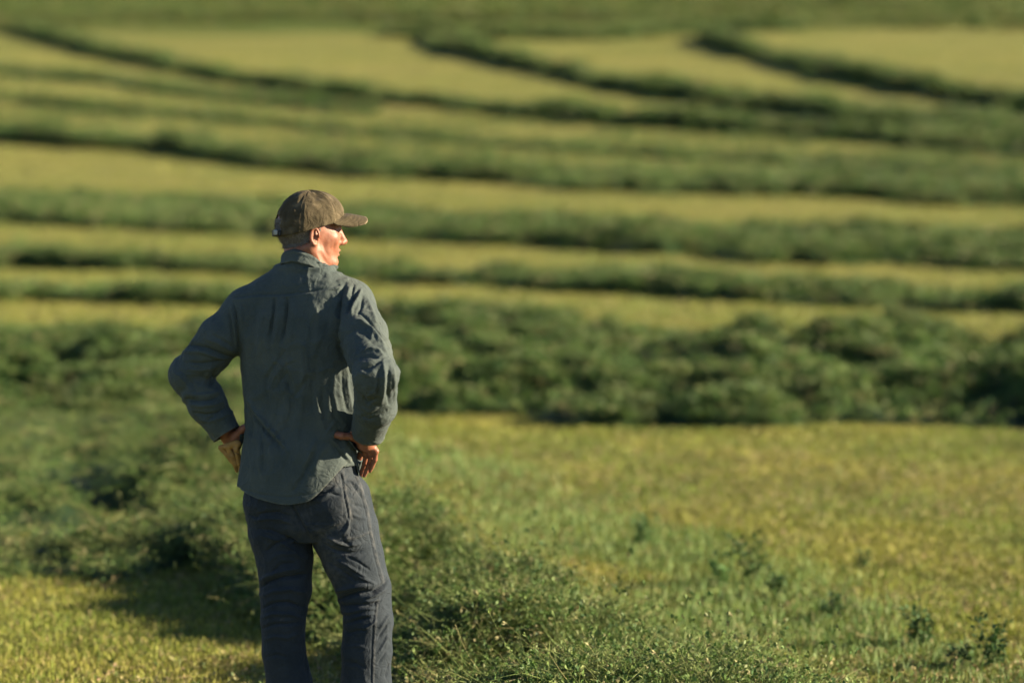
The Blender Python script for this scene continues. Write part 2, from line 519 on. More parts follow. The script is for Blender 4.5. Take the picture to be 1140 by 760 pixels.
windrow('curved dark hillside row that begins at the top centre of the field',
        [(478, 50, 44), (520, 62, 56), (600, 82, 76), (680, 99, 93), (780, 114, 107), (900, 130, 121), (1000, 143, 128), (1140, 160, 140), (1500, 190, 168)],
        .28, lump=.6, res=.3, ncoat=12000, coat=2.0, seed=59, ragged=.42)
windrow('short curved dark hillside row nearest the upper right corner',
        [(785, 48, 42), (830, 62, 54), (900, 82, 74), (980, 97, 90), (1060, 112, 105), (1140, 126, 119), (1300, 150, 142)],
        .32, lump=.6, res=.3, ncoat=9000, coat=2.2, seed=61, ragged=.42)
windrow('faint flat row of hay along the very top of the mown field',
        [(430, 42, 39), (560, 44, 40), (680, 44, 40), (770, 38, 34), (900, 34, 30)],
        .25, lump=.5, res=.4, ncoat=2500, coat=2, seed=67, ragged=.3)
windrow('low faint row just below the longest slanting row, at the left edge',
        [(-400, 60, 56), (0, 82, 76), (120, 94, 87), (220, 108, 101), (330, 120, 114), (420, 126, 121)],
        .14, lump=.5, res=.3, ncoat=4500, coat=1.5, seed=71, ragged=.3)


windrow('faint thin row of hay in the upper middle of the field, between two stronger rows',
        [(-400, 92, 88), (0, 112, 108), (200, 130, 126), (400, 150, 146), (600, 167, 162), (800, 180, 176), (1140, 196, 190)],
        .10, lump=.8, res=.25, ncoat=6000, coat=1.2, seed=73, ragged=.4)


# thin scatter of loose hay on the upper field
def scatter_hay(name, label, poly, n, protos, sc, seed, tilt=.4, flat=False, colfn=hay_colours, kind='stuff', lift=.0):
    r = np.random.default_rng(seed)
    px = r.uniform(min(p[0] for p in poly), max(p[0] for p in poly), n)
    lo = np.interp(px, [p[0] for p in poly], [p[1] for p in poly]); hi = np.interp(px, [p[0] for p in poly], [p[2] for p in poly])
    py = lo + (hi - lo) * r.random(n)
    Y = np.geomspace(7, 300, 4000)
    a, b = ray(px, py)
    f = CAM_Z + ray(np.zeros(2), np.array([0, 0]))[1][0] * 0 + 0
    # ground rows seen at each image row
    gy = CAM_Z - ground_base(Y)
    rows = gy / Y
    o = np.argsort(rows)
    yy = np.interp(-b, rows[o], Y[o])
    x = a * yy
    keep = fbm(x * .25, yy * .6, seed=seed, octv=3) + r.random(n) * .5 > .1
    x, yy = x[keep], yy[keep]
    pos = np.stack([x, yy, ground_z(x, yy) + lift], -1)
    cl, cs = colfn(pos, r)
    v, f2, c = place(protos, pos, sc * r.uniform(.6, 1.4, len(x)), r, tilt, flat, cl, cs)
    o = mesh_obj(name, v, f2, HAYMAT, col=c, smooth=False)
    tag(o, label, None, None, kind)
    return o


scatter_hay('loose_hay', 'thin layer of loose hay spread between the rows on the hillside',
            [(-100, 120, 74), (300, 160, 112), (420, 176, 122), (800, 200, 146), (1140, 212, 170), (1200, 214, 172)], 8000, TUFTS, 1.3, 81)

def olive_colours(pos, r):
    n = len(pos); c = np.array([(.070, .105, .022), (.095, .120, .030), (.050, .085, .020), (.12, .12, .040)])[r.integers(0, 4, n)]
    f = fbm(pos[:, 0] * .07, pos[:, 1] * .12, seed=222, octv=3)[:, None]
    return c * (1 + .5 * f), c


scatter_hay('rough_grass', 'uncut olive grass above the mown part of the hillside',
            [(-60, -40, 34), (300, -40, 28), (700, -40, 26), (1200, -40, 36)], 9000, TUFTS, 3.6, 85, tilt=.3, colfn=olive_colours)

# ------------------------------------------------------------------ stubble: every blade real, denser near the camera
def blades(name, label, n, ymin, ymax, hfun, wfun, colfn, seed, densfn=None, pw=1.6, lean=.35, half=.215):
    r = np.random.default_rng(seed)
    u = r.random(n)
    e = 1 - pw
    y = (ymin ** (e + 1) + u * (ymax ** (e + 1) - ymin ** (e + 1))) ** (1 / (e + 1)) if abs(e + 1) > 1e-6 else ymin * (ymax / ymin) ** u
    x = r.uniform(-1, 1, n) * half * y
    if densfn is not None:
        k = r.random(n) < densfn(x, y); x, y = x[k], y[k]; n = len(x)
    z = ground_z(x, y) - .005
    h = hfun(x, y, r); w = wfun(x, y, r)
    yaw = r.uniform(0, 2 * PI, n); ld = r.uniform(0, 2 * PI, n); l = np.abs(r.normal(0, lean, n))
    base = np.stack([x, y, z], -1); sd = np.stack([np.cos(yaw), np.sin(yaw), 0 * yaw], -1)
    ln = np.stack([np.cos(ld), np.sin(ld), 0 * ld], -1)
    up = np.array([0, 0, 1.0])
    m = base + (up + ln * l[:, None] * .5) * (h * .55)[:, None]
    tp = base + up * (h * np.clip(1 - l * l * .4, .3, 1))[:, None] + ln * (l * h)[:, None]
    V = np.stack([base - sd * w[:, None], base + sd * w[:, None], m + sd * w[:, None] * .75, m - sd * w[:, None] * .75, tp], 1)
    o = np.arange(n)[:, None] * 5
    Q = o + np.array([0, 1, 2, 3]); T = o + np.array([3, 2, 4])
    c = colfn(x, y, r)
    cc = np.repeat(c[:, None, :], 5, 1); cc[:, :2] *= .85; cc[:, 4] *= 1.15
    ob = mesh_obj(name, V.reshape(-1, 3), [Q, T], HAYMAT, col=np.clip(cc, 0, 1).reshape(-1, 3), smooth=False)
    tag(ob, label, None, None, 'stuff')
    return ob


def litter_colours(pos, r):
    n = len(pos); c = np.array([(.07, .11, .03), (.10, .14, .04), (.30, .26, .12), (.20, .19, .07), (.24, .17, .09)])[r.integers(0, 5, n)]
    return c, np.full((n, 3), 1.0) * [.34, .29, .15]


scatter_hay('hay_litter', 'bits of dropped leaves and straw lying in the short stubble',
            [(-60, 480, 860), (1200, 484, 860)], 26000, LITTER, 1.0, 83, tilt=.25, flat=True, colfn=litter_colours, lift=.012)

# band of greener regrowth running diagonally over the mown strip
_gp = img2ground([430, 520, 640, 760, 880, 1030, 1250], [492, 530, 585, 636, 690, 745, 830])


def greenband(x, y):
    d = np.full(np.shape(x), 9.0)
    for i in range(len(_gp) - 1):
        a = _gp[i]; b = _gp[i + 1]; ab = b - a
        t = np.clip(((x - a[0]) * ab[0] + (y - a[1]) * ab[1]) / (ab @ ab), 0, 1)
        d = np.minimum(d, np.hypot(x - a[0] - ab[0] * t, y - a[1] - ab[1] * t))
    return sstep(.62, .12, d + fbm(x * 1.4, y * .9, seed=77) * .5)


def stub_col(x, y, r):
    n = len(x)
    a = np.array([.30, .295, .060]); b = np.array([.17, .235, .038]); c = np.array([.33, .275, .11])
    t = np.clip(.5 + 1.5 * fbm(x * 1.1, y * .7, seed=91, octv=4) + r.normal(0, .25, n), 0, 1)[:, None]
    col = a * (1 - t) + b * t
    dk = sstep(.1, .5, fbm(x * 3.5, y * 2.5, seed=97, octv=3))[:, None]; col = col * (1 - .35 * dk)
    col = np.where((r.random(n) < .14)[:, None], c, col)
    g = greenband(x, y)[:, None]
    col = col * (1 - .6 * g) + np.array([.11, .17, .04]) * .6 * g
    return col * r.uniform(.5, 1.25, n)[:, None]


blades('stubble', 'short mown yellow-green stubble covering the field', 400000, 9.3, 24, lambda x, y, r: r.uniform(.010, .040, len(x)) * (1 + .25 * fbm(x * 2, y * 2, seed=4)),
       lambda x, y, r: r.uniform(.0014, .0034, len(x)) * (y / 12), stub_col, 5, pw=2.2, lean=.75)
blades('far_stubble', 'mown stubble of the field behind the near hay', 160000, 22, 130, lambda x, y, r: r.uniform(.03, .08, len(x)),
       lambda x, y, r: .006 * (y / 40) * r.uniform(.5, 1.5, len(x)), stub_col, 6, pw=2.0, half=.2)


def green_col(x, y, r):
    n = len(x)
    c = np.array([(.13, .22, .06), (.18, .27, .09), (.09, .17, .045), (.24, .30, .12)])[r.integers(0, 4, n)]
    return c * r.uniform(.8, 1.25, n)[:, None]


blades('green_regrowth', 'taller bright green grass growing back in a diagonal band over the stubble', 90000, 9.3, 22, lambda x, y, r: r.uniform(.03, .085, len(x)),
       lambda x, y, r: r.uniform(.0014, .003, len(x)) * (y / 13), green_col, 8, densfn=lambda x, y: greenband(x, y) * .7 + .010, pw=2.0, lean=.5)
#@@PLANTS
#@@PL_START
# ------------------------------------------------------------------ single alfalfa plants left standing in the stubble
M_STEM = leaf_mat('green_stem', .1)
def alfalfa(px, py, h, ns, label, seed, tone=1.0):
    r = np.random.default_rng(seed)
    g = img2ground([px], [py])[0]
    h = h * 1.3; root = empty('alfalfa_plant', (g[0], g[1], float(ground_z(g[0], g[1])) - .004))
    tag(root, label, 'alfalfa plant', 'alfalfa plants left standing in the stubble')
    SVs, SFs, LVs, LFs, LC = [], [], [], [], []
    for k in range(ns):
        az = r.uniform(0, 2 * PI); ln = r.uniform(.1, .55); H_ = h * r.uniform(.6, 1.05)
        n = 8; t = np.linspace(0, 1, n)
        p = np.stack([np.cos(az) * ln * H_ * t ** 1.4, np.sin(az) * ln * H_ * t ** 1.4, H_ * t * (1 - .12 * ln * t)], -1) + np.append(r.normal(0, .012, 2), 0)
        for i in range(n):
            w_ = .0018 * (1.15 - .6 * t[i])
            for a in range(4): SVs.append(p[i] + [math.cos(a * PI / 2) * w_, math.sin(a * PI / 2) * w_, 0])
        o = len(SVs) - 4 * n
        for i in range(n - 1):
            for a in range(4):
                b_ = (a + 1) % 4; SFs.append([o + i * 4 + a, o + i * 4 + b_, o + i * 4 + 4 + b_, o + i * 4 + 4 + a])
        for q in range(int(17 * H_ / .2)):
            tt = r.uniform(.15, 1); c = np.array([np.interp(tt, t, p[:, j]) for j in range(3)])
            bd = np.append(r.normal(size=2), r.uniform(-.1, .9)); bd /= np.linalg.norm(bd)
            pe = c + bd * r.uniform(.012, .032)
            for _ in range(3):
                d_ = bd * .7 + r.normal(0, .5, 3); d_ /= np.linalg.norm(d_)
                s_ = np.cross(d_, [0, 0, 1.0]) + r.normal(0, .2, 3); s_ /= np.linalg.norm(s_); nn = np.cross(s_, d_)
                L_ = r.uniform(.018, .030); W_ = L_ * .3; o2 = len(LVs)
                LVs += [pe, pe + d_ * L_ * .35 + s_ * W_ + nn * W_ * .3, pe + d_ * L_ * .75 + s_ * W_ * .8 + nn * W_ * .2, pe + d_ * L_, pe + d_ * L_ * .75 - s_ * W_ * .8 + nn * W_ * .2, pe + d_ * L_ * .35 - s_ * W_ + nn * W_ * .3]
                LFs += [[o2, o2 + 1, o2 + 2, o2 + 3], [o2, o2 + 3, o2 + 4, o2 + 5]]
                cc = np.array([.050, .095, .030]) * r.uniform(.7, 1.5) * tone; LC += [cc] * 6
    mesh_obj('stem', np.array(SVs), np.array(SFs), M_STEM, root, col=np.full((len(SVs), 3), 1.0) * [.11, .14, .05])
    mesh_obj('foliage', np.array(LVs), np.array(LFs), HAYMAT, root, smooth=False, col=np.array(LC))
for a in [(842, 652, .20, 5, 'tallest lone alfalfa plant in the stubble, right of the centre'),
          (868, 668, .11, 6, 'low bushy alfalfa plant at the foot of the tallest one'),
          (1022, 722, .12, 9, 'wide dark alfalfa plant near the bottom, left of the corner pair'),
          (1108, 752, .16, 6, 'upright dark alfalfa plant nearest the lower right corner'),
          (1066, 748, .08, 7, 'small low alfalfa plant between the wide one and the corner one'),
          (800, 655, .12, 6, 'pale alfalfa plant just left of the tallest one', 1.8),
          (925, 690, .08, 6, 'small alfalfa sprig halfway between tallest and wide plants'),
          (715, 610, .13, 7, 'farthest alfalfa clump, in the green band of regrowth', 1.5),
          (960, 628, .06, 4, 'tiny dark alfalfa sprig alone on the open yellow stubble')]:
    alfalfa(*a[:5], seed=int(a[0]), tone=a[5] if len(a) > 5 else 1.0)
#@@PL_END
#@@PERSON_START
# ================================================================== PERSON
class Field:
    """signed distance grid, filled primitive by primitive"""
    def __init__(s, lo, hi, h):
        s.lo = np.array(lo, float); s.h = h
        s.n = np.ceil((np.array(hi) - s.lo) / h).astype(int) + 1
        s.a = np.full(s.n, .08, np.float32)

    def sub(s, lo, hi):
        i0 = np.clip(np.floor((lo - s.lo) / s.h).astype(int), 0, s.n - 1)
        i1 = np.clip(np.ceil((hi - s.lo) / s.h).astype(int) + 1, 1, s.n)
        if (i1 <= i0).any(): return None, None
        ax = [(s.lo[k] + np.arange(i0[k], i1[k]) * s.h).astype(np.float32) for k in range(3)]
        g = np.meshgrid(*ax, indexing='ij')
        return (slice(i0[0], i1[0]), slice(i0[1], i1[1]), slice(i0[2], i1[2])), g

    def add(s, fn, lo, hi, k=.01, op='u'):
        m = .03 + k
        sl, g = s.sub(np.array(lo) - m, np.array(hi) + m)
        if sl is None: return
        d = fn(g).astype(np.float32); a = s.a[sl]
        if op == 'u':
            if k > 0:
                t = np.clip(.5 + .5 * (a - d) / k, 0, 1); r = a * (1 - t) + d * t - k * t * (1 - t)
            else: r = np.minimum(a, d)
        else:                                   # carve
            d = -d
            if k > 0:
                t = np.clip(.5 - .5 * (a - d) / k, 0, 1); r = a * (1 - t) + d * t + k * t * (1 - t)
            else: r = np.maximum(a, d)
        s.a[sl] = r

    def mesh(s, iso=0.0):
        g = vdb.FloatGrid(0.08)
        g.copyFromArray(s.a)
        p, q = g.convertToQuads(iso)
        return np.asarray(p, float) * s.h + s.lo, np.asarray(q, np.int64)[:, ::1]

    def sample(s, V):
        q = (V - s.lo) / s.h; q = np.clip(q, 0, s.n - 1.001); i = q.astype(int); f = q - i
        r = 0
        for a in (0, 1):
            for b in (0, 1):
                for c in (0, 1):
                    w = (f[:, 0] if a else 1 - f[:, 0]) * (f[:, 1] if b else 1 - f[:, 1]) * (f[:, 2] if c else 1 - f[:, 2])
                    r = r + w * s.a[i[:, 0] + a, i[:, 1] + b, i[:, 2] + c]
        return r

    def grad(s, V):
        e = s.h
        g = np.stack([s.sample(V + d) - s.sample(V - d) for d in np.eye(3) * e], -1)
        return g / np.maximum(np.linalg.norm(g, axis=1, keepdims=True), 1e-9)


def cone(F, a, b, ra, rb, k=.01, op='u', sq=None):
    """round cone from a to b; sq = (axis vector, factor) squashes it along an axis"""
    a = np.array(a, float); b = np.array(b, float); ab = b - a; L = ab @ ab + 1e-12
    def fn(g):
        x, y, z = g
        t = np.clip(((x - a[0]) * ab[0] + (y - a[1]) * ab[1] + (z - a[2]) * ab[2]) / L, 0, 1)
        dx, dy, dz = x - a[0] - ab[0] * t, y - a[1] - ab[1] * t, z - a[2] - ab[2] * t
        if sq is not None:
            n, f = sq; c = (dx * n[0] + dy * n[1] + dz * n[2]) * (f - 1)
            dx, dy, dz = dx + c * n[0], dy + c * n[1], dz + c * n[2]
        return np.sqrt(dx * dx + dy * dy + dz * dz) - (ra + (rb - ra) * t)
    R = max(ra, rb)
    F.add(fn, np.minimum(a, b) - R, np.maximum(a, b) + R, k, op)


def ell(F, c, r, M=None, k=.01, op='u'):
    c = np.array(c, float); r = np.array(r, float); M = np.eye(3) if M is None else np.array(M)
    def fn(g):
        d = [g[i] - c[i] for i in range(3)]
        q = [M[j][0] * d[0] + M[j][1] * d[1] + M[j][2] * d[2] for j in range(3)]
        k0 = np.sqrt(sum((q[j] / r[j]) ** 2 for j in range(3)))
        k1 = np.sqrt(sum((q[j] / r[j] ** 2) ** 2 for j in range(3)))
        return k0 * (k0 - 1) / np.maximum(k1, 1e-6)
    R = r.max()
    F.add(fn, c - R, c + R, k, op)


def loft(F, rings, k=.01, pw=2.4, cap=True):
    """stack of elliptical slices: rows z, cx, cy, half width, half depth, rotated by PHI about z"""
    R = np.array(rings, float); R = R[np.argsort(R[:, 0])]
    zs = R[:, 0]
    zz = np.linspace(zs[0], zs[-1], 200)
    sm = np.exp(-np.linspace(-2, 2, 21) ** 2); sm /= sm.sum()
    C = [np.convolve(np.pad(np.interp(zz, zs, R[:, j]), 10, mode='edge'), sm, mode='valid') for j in range(1, 5)]
    cs, sn = math.cos(PHI), math.sin(PHI)
    def fn(g):
        x, y, z = g
        cx, cy, hw, hd = [np.interp(z, zz, c) for c in C]
        u = (x - cx) * cs - (y - cy) * sn; v = (x - cx) * sn + (y - cy) * cs
        q = (np.abs(u / hw) ** pw + np.abs(v / hd) ** pw) ** (1 / pw)
        d = (q - 1) * np.minimum(hw, hd) * .95
        return np.maximum(d, np.maximum(z - zs[-1], zs[0] - z))
    m = R[:, 3:5].max()
    F.add(fn, [R[:, 1].min() - m, R[:, 2].min() - m, zs[0]], [R[:, 1].max() + m, R[:, 2].max() + m, zs[-1]], k)


PHI = rad(18)                      # the trunk is turned a little, its right flank towards the camera
FW = np.array([math.sin(PHI), math.cos(PHI), 0]); RT = np.array([math.cos(PHI), -math.sin(PHI), 0])


def Zp(py, Y=MY): return float(P(570, py, Y)[2])
def Xp(px, Y=MY): return float(P(px, 380, Y)[0])
def ring(py, l, r, hd, dy=0.0):
    """slice whose outline spans pixels l..r"""
    hw = (Xp(r) - Xp(l)) / 2
    c, s = math.cos(PHI), math.sin(PHI)
    a = math.sqrt(max(hw * hw - (hd * s) ** 2, 1e-4)) / c
    return (Zp(py), (Xp(l) + Xp(r)) / 2, MY + dy, a, hd)


TORSO = [ring(299, 314, 366, .062, -.0), ring(309, 300, 378, .075), ring(319, 286, 392, .088), ring(333, 270, 404, .102), ring(350, 266, 408, .115), ring(375, 266, 408, .122), ring(400, 268, 407, .118),
         ring(425, 271, 406, .112), ring(450, 274, 404, .110), ring(475, 275, 402, .115), ring(500, 271, 400, .132), ring(525, 267, 399, .138), ring(560, 262, 398, .142), ring(575, 262, 398, .142)]
SL, EL_, WL = P(276, 346, MY + .045), P(213, 418, MY + .07), P(256, 486, MY + .07)
SR, ER, WR = P(389, 338, MY - .035), P(418, 418, MY - .285), P(407, 492, MY - .085)

# --- body ----------------------------------------------------------
HS = .965
HY = rad(20)
HF = np.array([math.cos(HY), math.sin(HY), 0]); HL = np.array([-math.sin(HY), math.cos(HY), 0]); HU = np.array([0, 0, 1.0])
HC = P(345, 256, MY + .0)
_tp = rad(-2)
HF2 = HF * math.cos(_tp) + HU * math.sin(_tp); HU2 = HU * math.cos(_tp) - HF * math.sin(_tp)
HM = np.stack([HF2, HL, HU2])      # rows: forward, left, up


def hp(x, y, z): return HC + (HF2 * x + HL * y + HU2 * z) * HS


B = Field([-1.13, MY - .45, -.03], [-.27, MY + .32, 1.86], .0036)
sh = .013                            # the body is this much inside the clothes
loft(B, [(r[0], r[1], r[2], r[3] - sh, r[4] - sh) for r in TORSO if r[0] > Zp(500)], k=.01)
NB = P(339, 308, MY + .0)
cone(B, NB, hp(-.022, 0, -.07), .062, .058, .03)
cone(B, P(312, 324, MY + .01), P(368, 322, MY - .02), .045, .045, .04)
cone(B, SL, EL_, .052, .040, .03); cone(B, EL_, WL, .042, .028, .01)
cone(B, SR, ER, .052, .040, .03); cone(B, ER, WR, .042, .028, .01)
# legs under the trousers
LEGS = {
    'l': [(560, 311, 40, .095, .01), (590, 312, 35, .088, .01), (620, 317, 31.5, .083, .005), (655, 318, 28.5, .078, .0), (690, 315, 24.5, .072, -.01), (725, 316, 24, .070, -.005), (760, 322, 25, .070, .0), (855, 330, 26, .072, .02)],
    'r': [(560, 371, 43, .098, -.02), (590, 383, 38, .092, -.02), (620, 393, 34, .086, -.02), (655, 405, 30, .080, -.02), (690, 410, 27, .074, -.035), (725, 408, 27.5, .072, -.03), (760, 408, 27.5, .072, -.025), (855, 412, 28, .074, -.01)]}
for k_, L in LEGS.items():
    for a, b in zip(L[:-1], L[1:]):
        pa, pb = P(a[1], a[0], MY + a[4]), P(b[1], b[0], MY + b[4])
        cone(B, pa, pb, a[2] / 360 - .027, b[2] / 360 - .027, .02)
loft(B, [(Zp(586), Xp(340), MY, .10, .065), (Zp(560), Xp(339), MY, .155, .11), (Zp(520), Xp(338), MY, .16, .115), (Zp(480), Xp(338), MY, .155, .105)], k=.03)
# feet (inside the boots)
for px, dx in ((331, -.02), (413, .06)):
    cone(B, P(px, 860, MY + .01), P(px, 862, MY + .13) + [dx, 0, 0], .035, .028, .01)
# head
H = [
    ('e', (-.014, 0, .017), (.094, .074, .088), .0), ('e', (.030, 0, -.035), (.062, .062, .085), .03), ('e', (.055, 0, -.015), (.036, .052, .055), .02),
    ('e', (.075, 0, -.098), (.021, .026, .020), .018), ('c', (-.012, .056, -.052), (.066, .020, -.102), .017, .015, .025), ('c', (-.012, -.056, -.052), (.066, -.020, -.102), .017, .015, .025),
    ('c', (.080, .042, .026), (.091, 0, .028), .011, .012, .016), ('c', (.080, -.042, .026), (.091, 0, .028), .011, .012, .016),
    ('e', (.058, .044, -.024), (.024, .018, .022), .018), ('e', (.058, -.044, -.024), (.024, .018, .022), .018),
    ('e', (.062, 0, -.066), (.032, .034, .030), .015)]
for h in H:
    if h[0] == 'e': ell(B, hp(*h[1]), np.array(h[2]) * HS, HM, h[3])
    else: cone(B, hp(*h[1]), hp(*h[2]), h[3] * HS, h[4] * HS, h[5])
for s_ in (1, -1):
    ell(B, hp(.092, .031 * s_, .004), (.008, .016, .009), HM, .012, 'c')          # eye sockets
    ell(B, hp(.081, .031 * s_, .003), (.013, .014, .012), HM, .003)               # lids
    cone(B, hp(.088, .047 * s_, -.002), hp(.092, .018 * s_, -.001), .0025, .0025, .003, 'c')
cone(B, hp(.092, 0, .012), hp(.113, 0, -.032), .0085, .0105, .010)                   # nose
ell(B, hp(.113, 0, -.034), (.0125, .012, .0105), HM, .006)
for s_ in (1, -1):
    ell(B, hp(.101, .0135 * s_, -.038), (.012, .007, .009), HM, .004)
    ell(B, hp(.107, .0065 * s_, -.0475), (.005, .003, .004), HM, .002, 'c')
cone(B, hp(.088, .021, -.0665), hp(.0985, 0, -.0630), .0035, .0048, .005); cone(B, hp(.088, -.021, -.0665), hp(.0985, 0, -.0630), .0035, .0048, .005)
cone(B, hp(.086, .018, -.0745), hp(.0955, 0, -.0760), .0035, .0052, .005); cone(B, hp(.086, -.018, -.0745), hp(.0955, 0, -.0760), .0035, .0052, .005)
for s_ in (1, -1):
    cone(B, hp(.084, .026 * s_, -.0705), hp(.100, 0, -.0695), .0017, .0020, .003, 'c')
ell(B, hp(.090, 0, -.0865), (.008, .020, .004), HM, .006, 'c')
# neck cords
cone(B, hp(-.015, -.060, -.055), P(362, 316, MY - .02), .013, .018, .02)
for s_ in (1, -1):                  # ears
    def ear(x, y, z): return hp(-.004 + x * .8, s_ * (.0735 + y * .75), -.021 + z * .86)
    er = np.array([HF2 * math.cos(.5 * 1) - s_ * HL * math.sin(.5), s_ * HL * math.cos(.5) + HF2 * math.sin(.5), HU2])
    ell(B, ear(-.006, .003, .0), (.0165, .0055, .029), er, .006)
    an = np.linspace(-.55 * PI, 1.05 * PI, 12)
    pr = [ear(-.004 + .0165 * math.cos(PI - a_) * (1 if math.sin(a_) > -.5 else .7), .010 + .006 * (1 - math.cos(a_)) * .5, .002 + .030 * math.sin(a_)) for a_ in an]
    for a_, b_ in zip(pr[:-1], pr[1:]): cone(B, a_, b_, .0038, .0038, .004)
    ell(B, ear(.001, .011, -.004), (.008, .007, .012), HM, .003, 'c')
    ell(B, ear(.000, .006, -.027), (.0075, .005, .009), HM, .004)
    cone(B, ear(.010, .004, .002), ear(.012, .002, -.010), .0045, .0045, .003)


def finger(a, pts, radii, k=.003):
    pts = [np.array(p, float) for p in pts]
    for i in range(len(pts) - 1):
        cone(B, pts[i], pts[i + 1], radii[i], radii[i + 1], k)
        if i: ell(B, pts[i], [radii[i] * 1.08] * 3, None, .002)


# right hand: thumb on the back of the hip, fingers round the front pointing down
def palm(pts, r, n):
    for a, b in pts: cone(B, a, b, r, r * .92, .012)


yR = MY - .075
pw = P(405, 491, yR)
kn = [P(401.5, 505, yR + .050), P(407.5, 506, yR + .030), P(413.5, 505, yR + .010), P(418.5, 502, yR - .010)]
for q in kn: cone(B, P(407, 490, yR), q, .0155, .0105, .012)
cone(B, WR, P(407, 488, yR), .027, .020, .01)
finger(0, [kn[0], P(399.5, 514, yR + .072), P(398, 521, yR + .090), P(397.5, 526, yR + .100)], [.0088, .0080, .0074, .0062])
finger(0, [kn[1], P(406, 515.5, yR + .052), P(403.5, 523.5, yR + .070), P(402, 529, yR + .080)], [.0090, .0082, .0075, .0063])
finger(0, [kn[2], P(411.5, 515.5, yR + .030), P(408.0, 524, yR + .046), P(405.4, 529.5, yR + .056)], [.0088, .0080, .0074, .0062])
finger(0, [kn[3], P(417.6, 511.5, yR + .004), P(414.4, 519, yR + .018), P(411.8, 524.5, yR + .028)], [.0080, .0073, .0066, .0056])
finger(0, [P(403, 490, yR - .012), P(393, 486, yR - .034), P(380, 485.0, yR - .048), P(366, 483.0, yR - .046)], [.0165, .0128, .0112, .0085], .006)

# left hand: thumb over the back of the hip, fingers forward holding a glove
yL = MY + .045
cone(B, WL, P(263, 487, yL), .026, .019, .01)
knl = [P(253, 499, yL + .035), P(256.5, 501.5, yL + .020), P(260, 502, yL + .006), P(263.5, 501, yL - .008)]
for q in knl: cone(B, P(261, 487, yL), q, .0150, .0105, .012)
finger(0, [knl[0], P(257, 508, yL + .052), P(263, 514, yL + .056), P(268, 518, yL + .050)], [.0088, .0080, .0072, .0060])
finger(0, [knl[1], P(259, 510.5, yL + .034), P(263.5, 517.5, yL + .038), P(267, 523, yL + .036)], [.0088, .0080, .0074, .0062])
finger(0, [knl[2], P(262, 511, yL + .016), P(265.5, 518, yL + .022), P(268, 524, yL + .022)], [.0088, .0080, .0072, .0060])
finger(0, [knl[3], P(265.5, 508.5, yL + .002), P(268, 514.5, yL + .006), P(270, 519.5, yL + .008)], [.0086, .0078, .0070, .0060])
finger(0, [P(262, 485, yL - .010), P(270, 477.5, yL - .022), P(278.5, 471.5, yL - .026), P(286, 468, yL - .018)], [.0145, .0112, .0096, .0072], .006)


def nverts(V, Q):
    n = np.zeros_like(V)
    a = np.cross(V[Q[:, 2]] - V[Q[:, 0]], V[Q[:, 3]] - V[Q[:, 1]]) if Q.shape[1] == 4 else np.cross(V[Q[:, 1]] - V[Q[:, 0]], V[Q[:, 2]] - V[Q[:, 0]])
    for j in range(Q.shape[1]):
        for c in range(3): n[:, c] += np.bincount(Q[:, j], a[:, c], len(V))
    return n / np.maximum(np.linalg.norm(n, axis=1, keepdims=True), 1e-12)


def orient(F_, V, Q):
    """faces outwards, judged by the distance field"""
    n = nverts(V, Q); i = np.arange(0, len(V), max(1, len(V) // 2000))
    s = F_.sample(V[i] + n[i] * .004) - F_.sample(V[i] - n[i] * .004)
    return Q if s.mean() > 0 else Q[:, ::-1]


def edges_of(Q):
    E = np.concatenate([Q[:, [i, (i + 1) % Q.shape[1]]] for i in range(Q.shape[1])])
    E = np.sort(E, 1)
    return np.unique(E, axis=0)


def lap_smooth(V, E, it=1, f=.5):
    deg = np.bincount(E.ravel(), minlength=len(V))[:, None]
    for _ in range(it):
        S = np.stack([np.bincount(E[:, 0], V[E[:, 1], c], len(V)) + np.bincount(E[:, 1], V[E[:, 0], c], len(V)) for c in range(3)], -1)
        V = V + f * (S / np.maximum(deg, 1) - V)
    return V


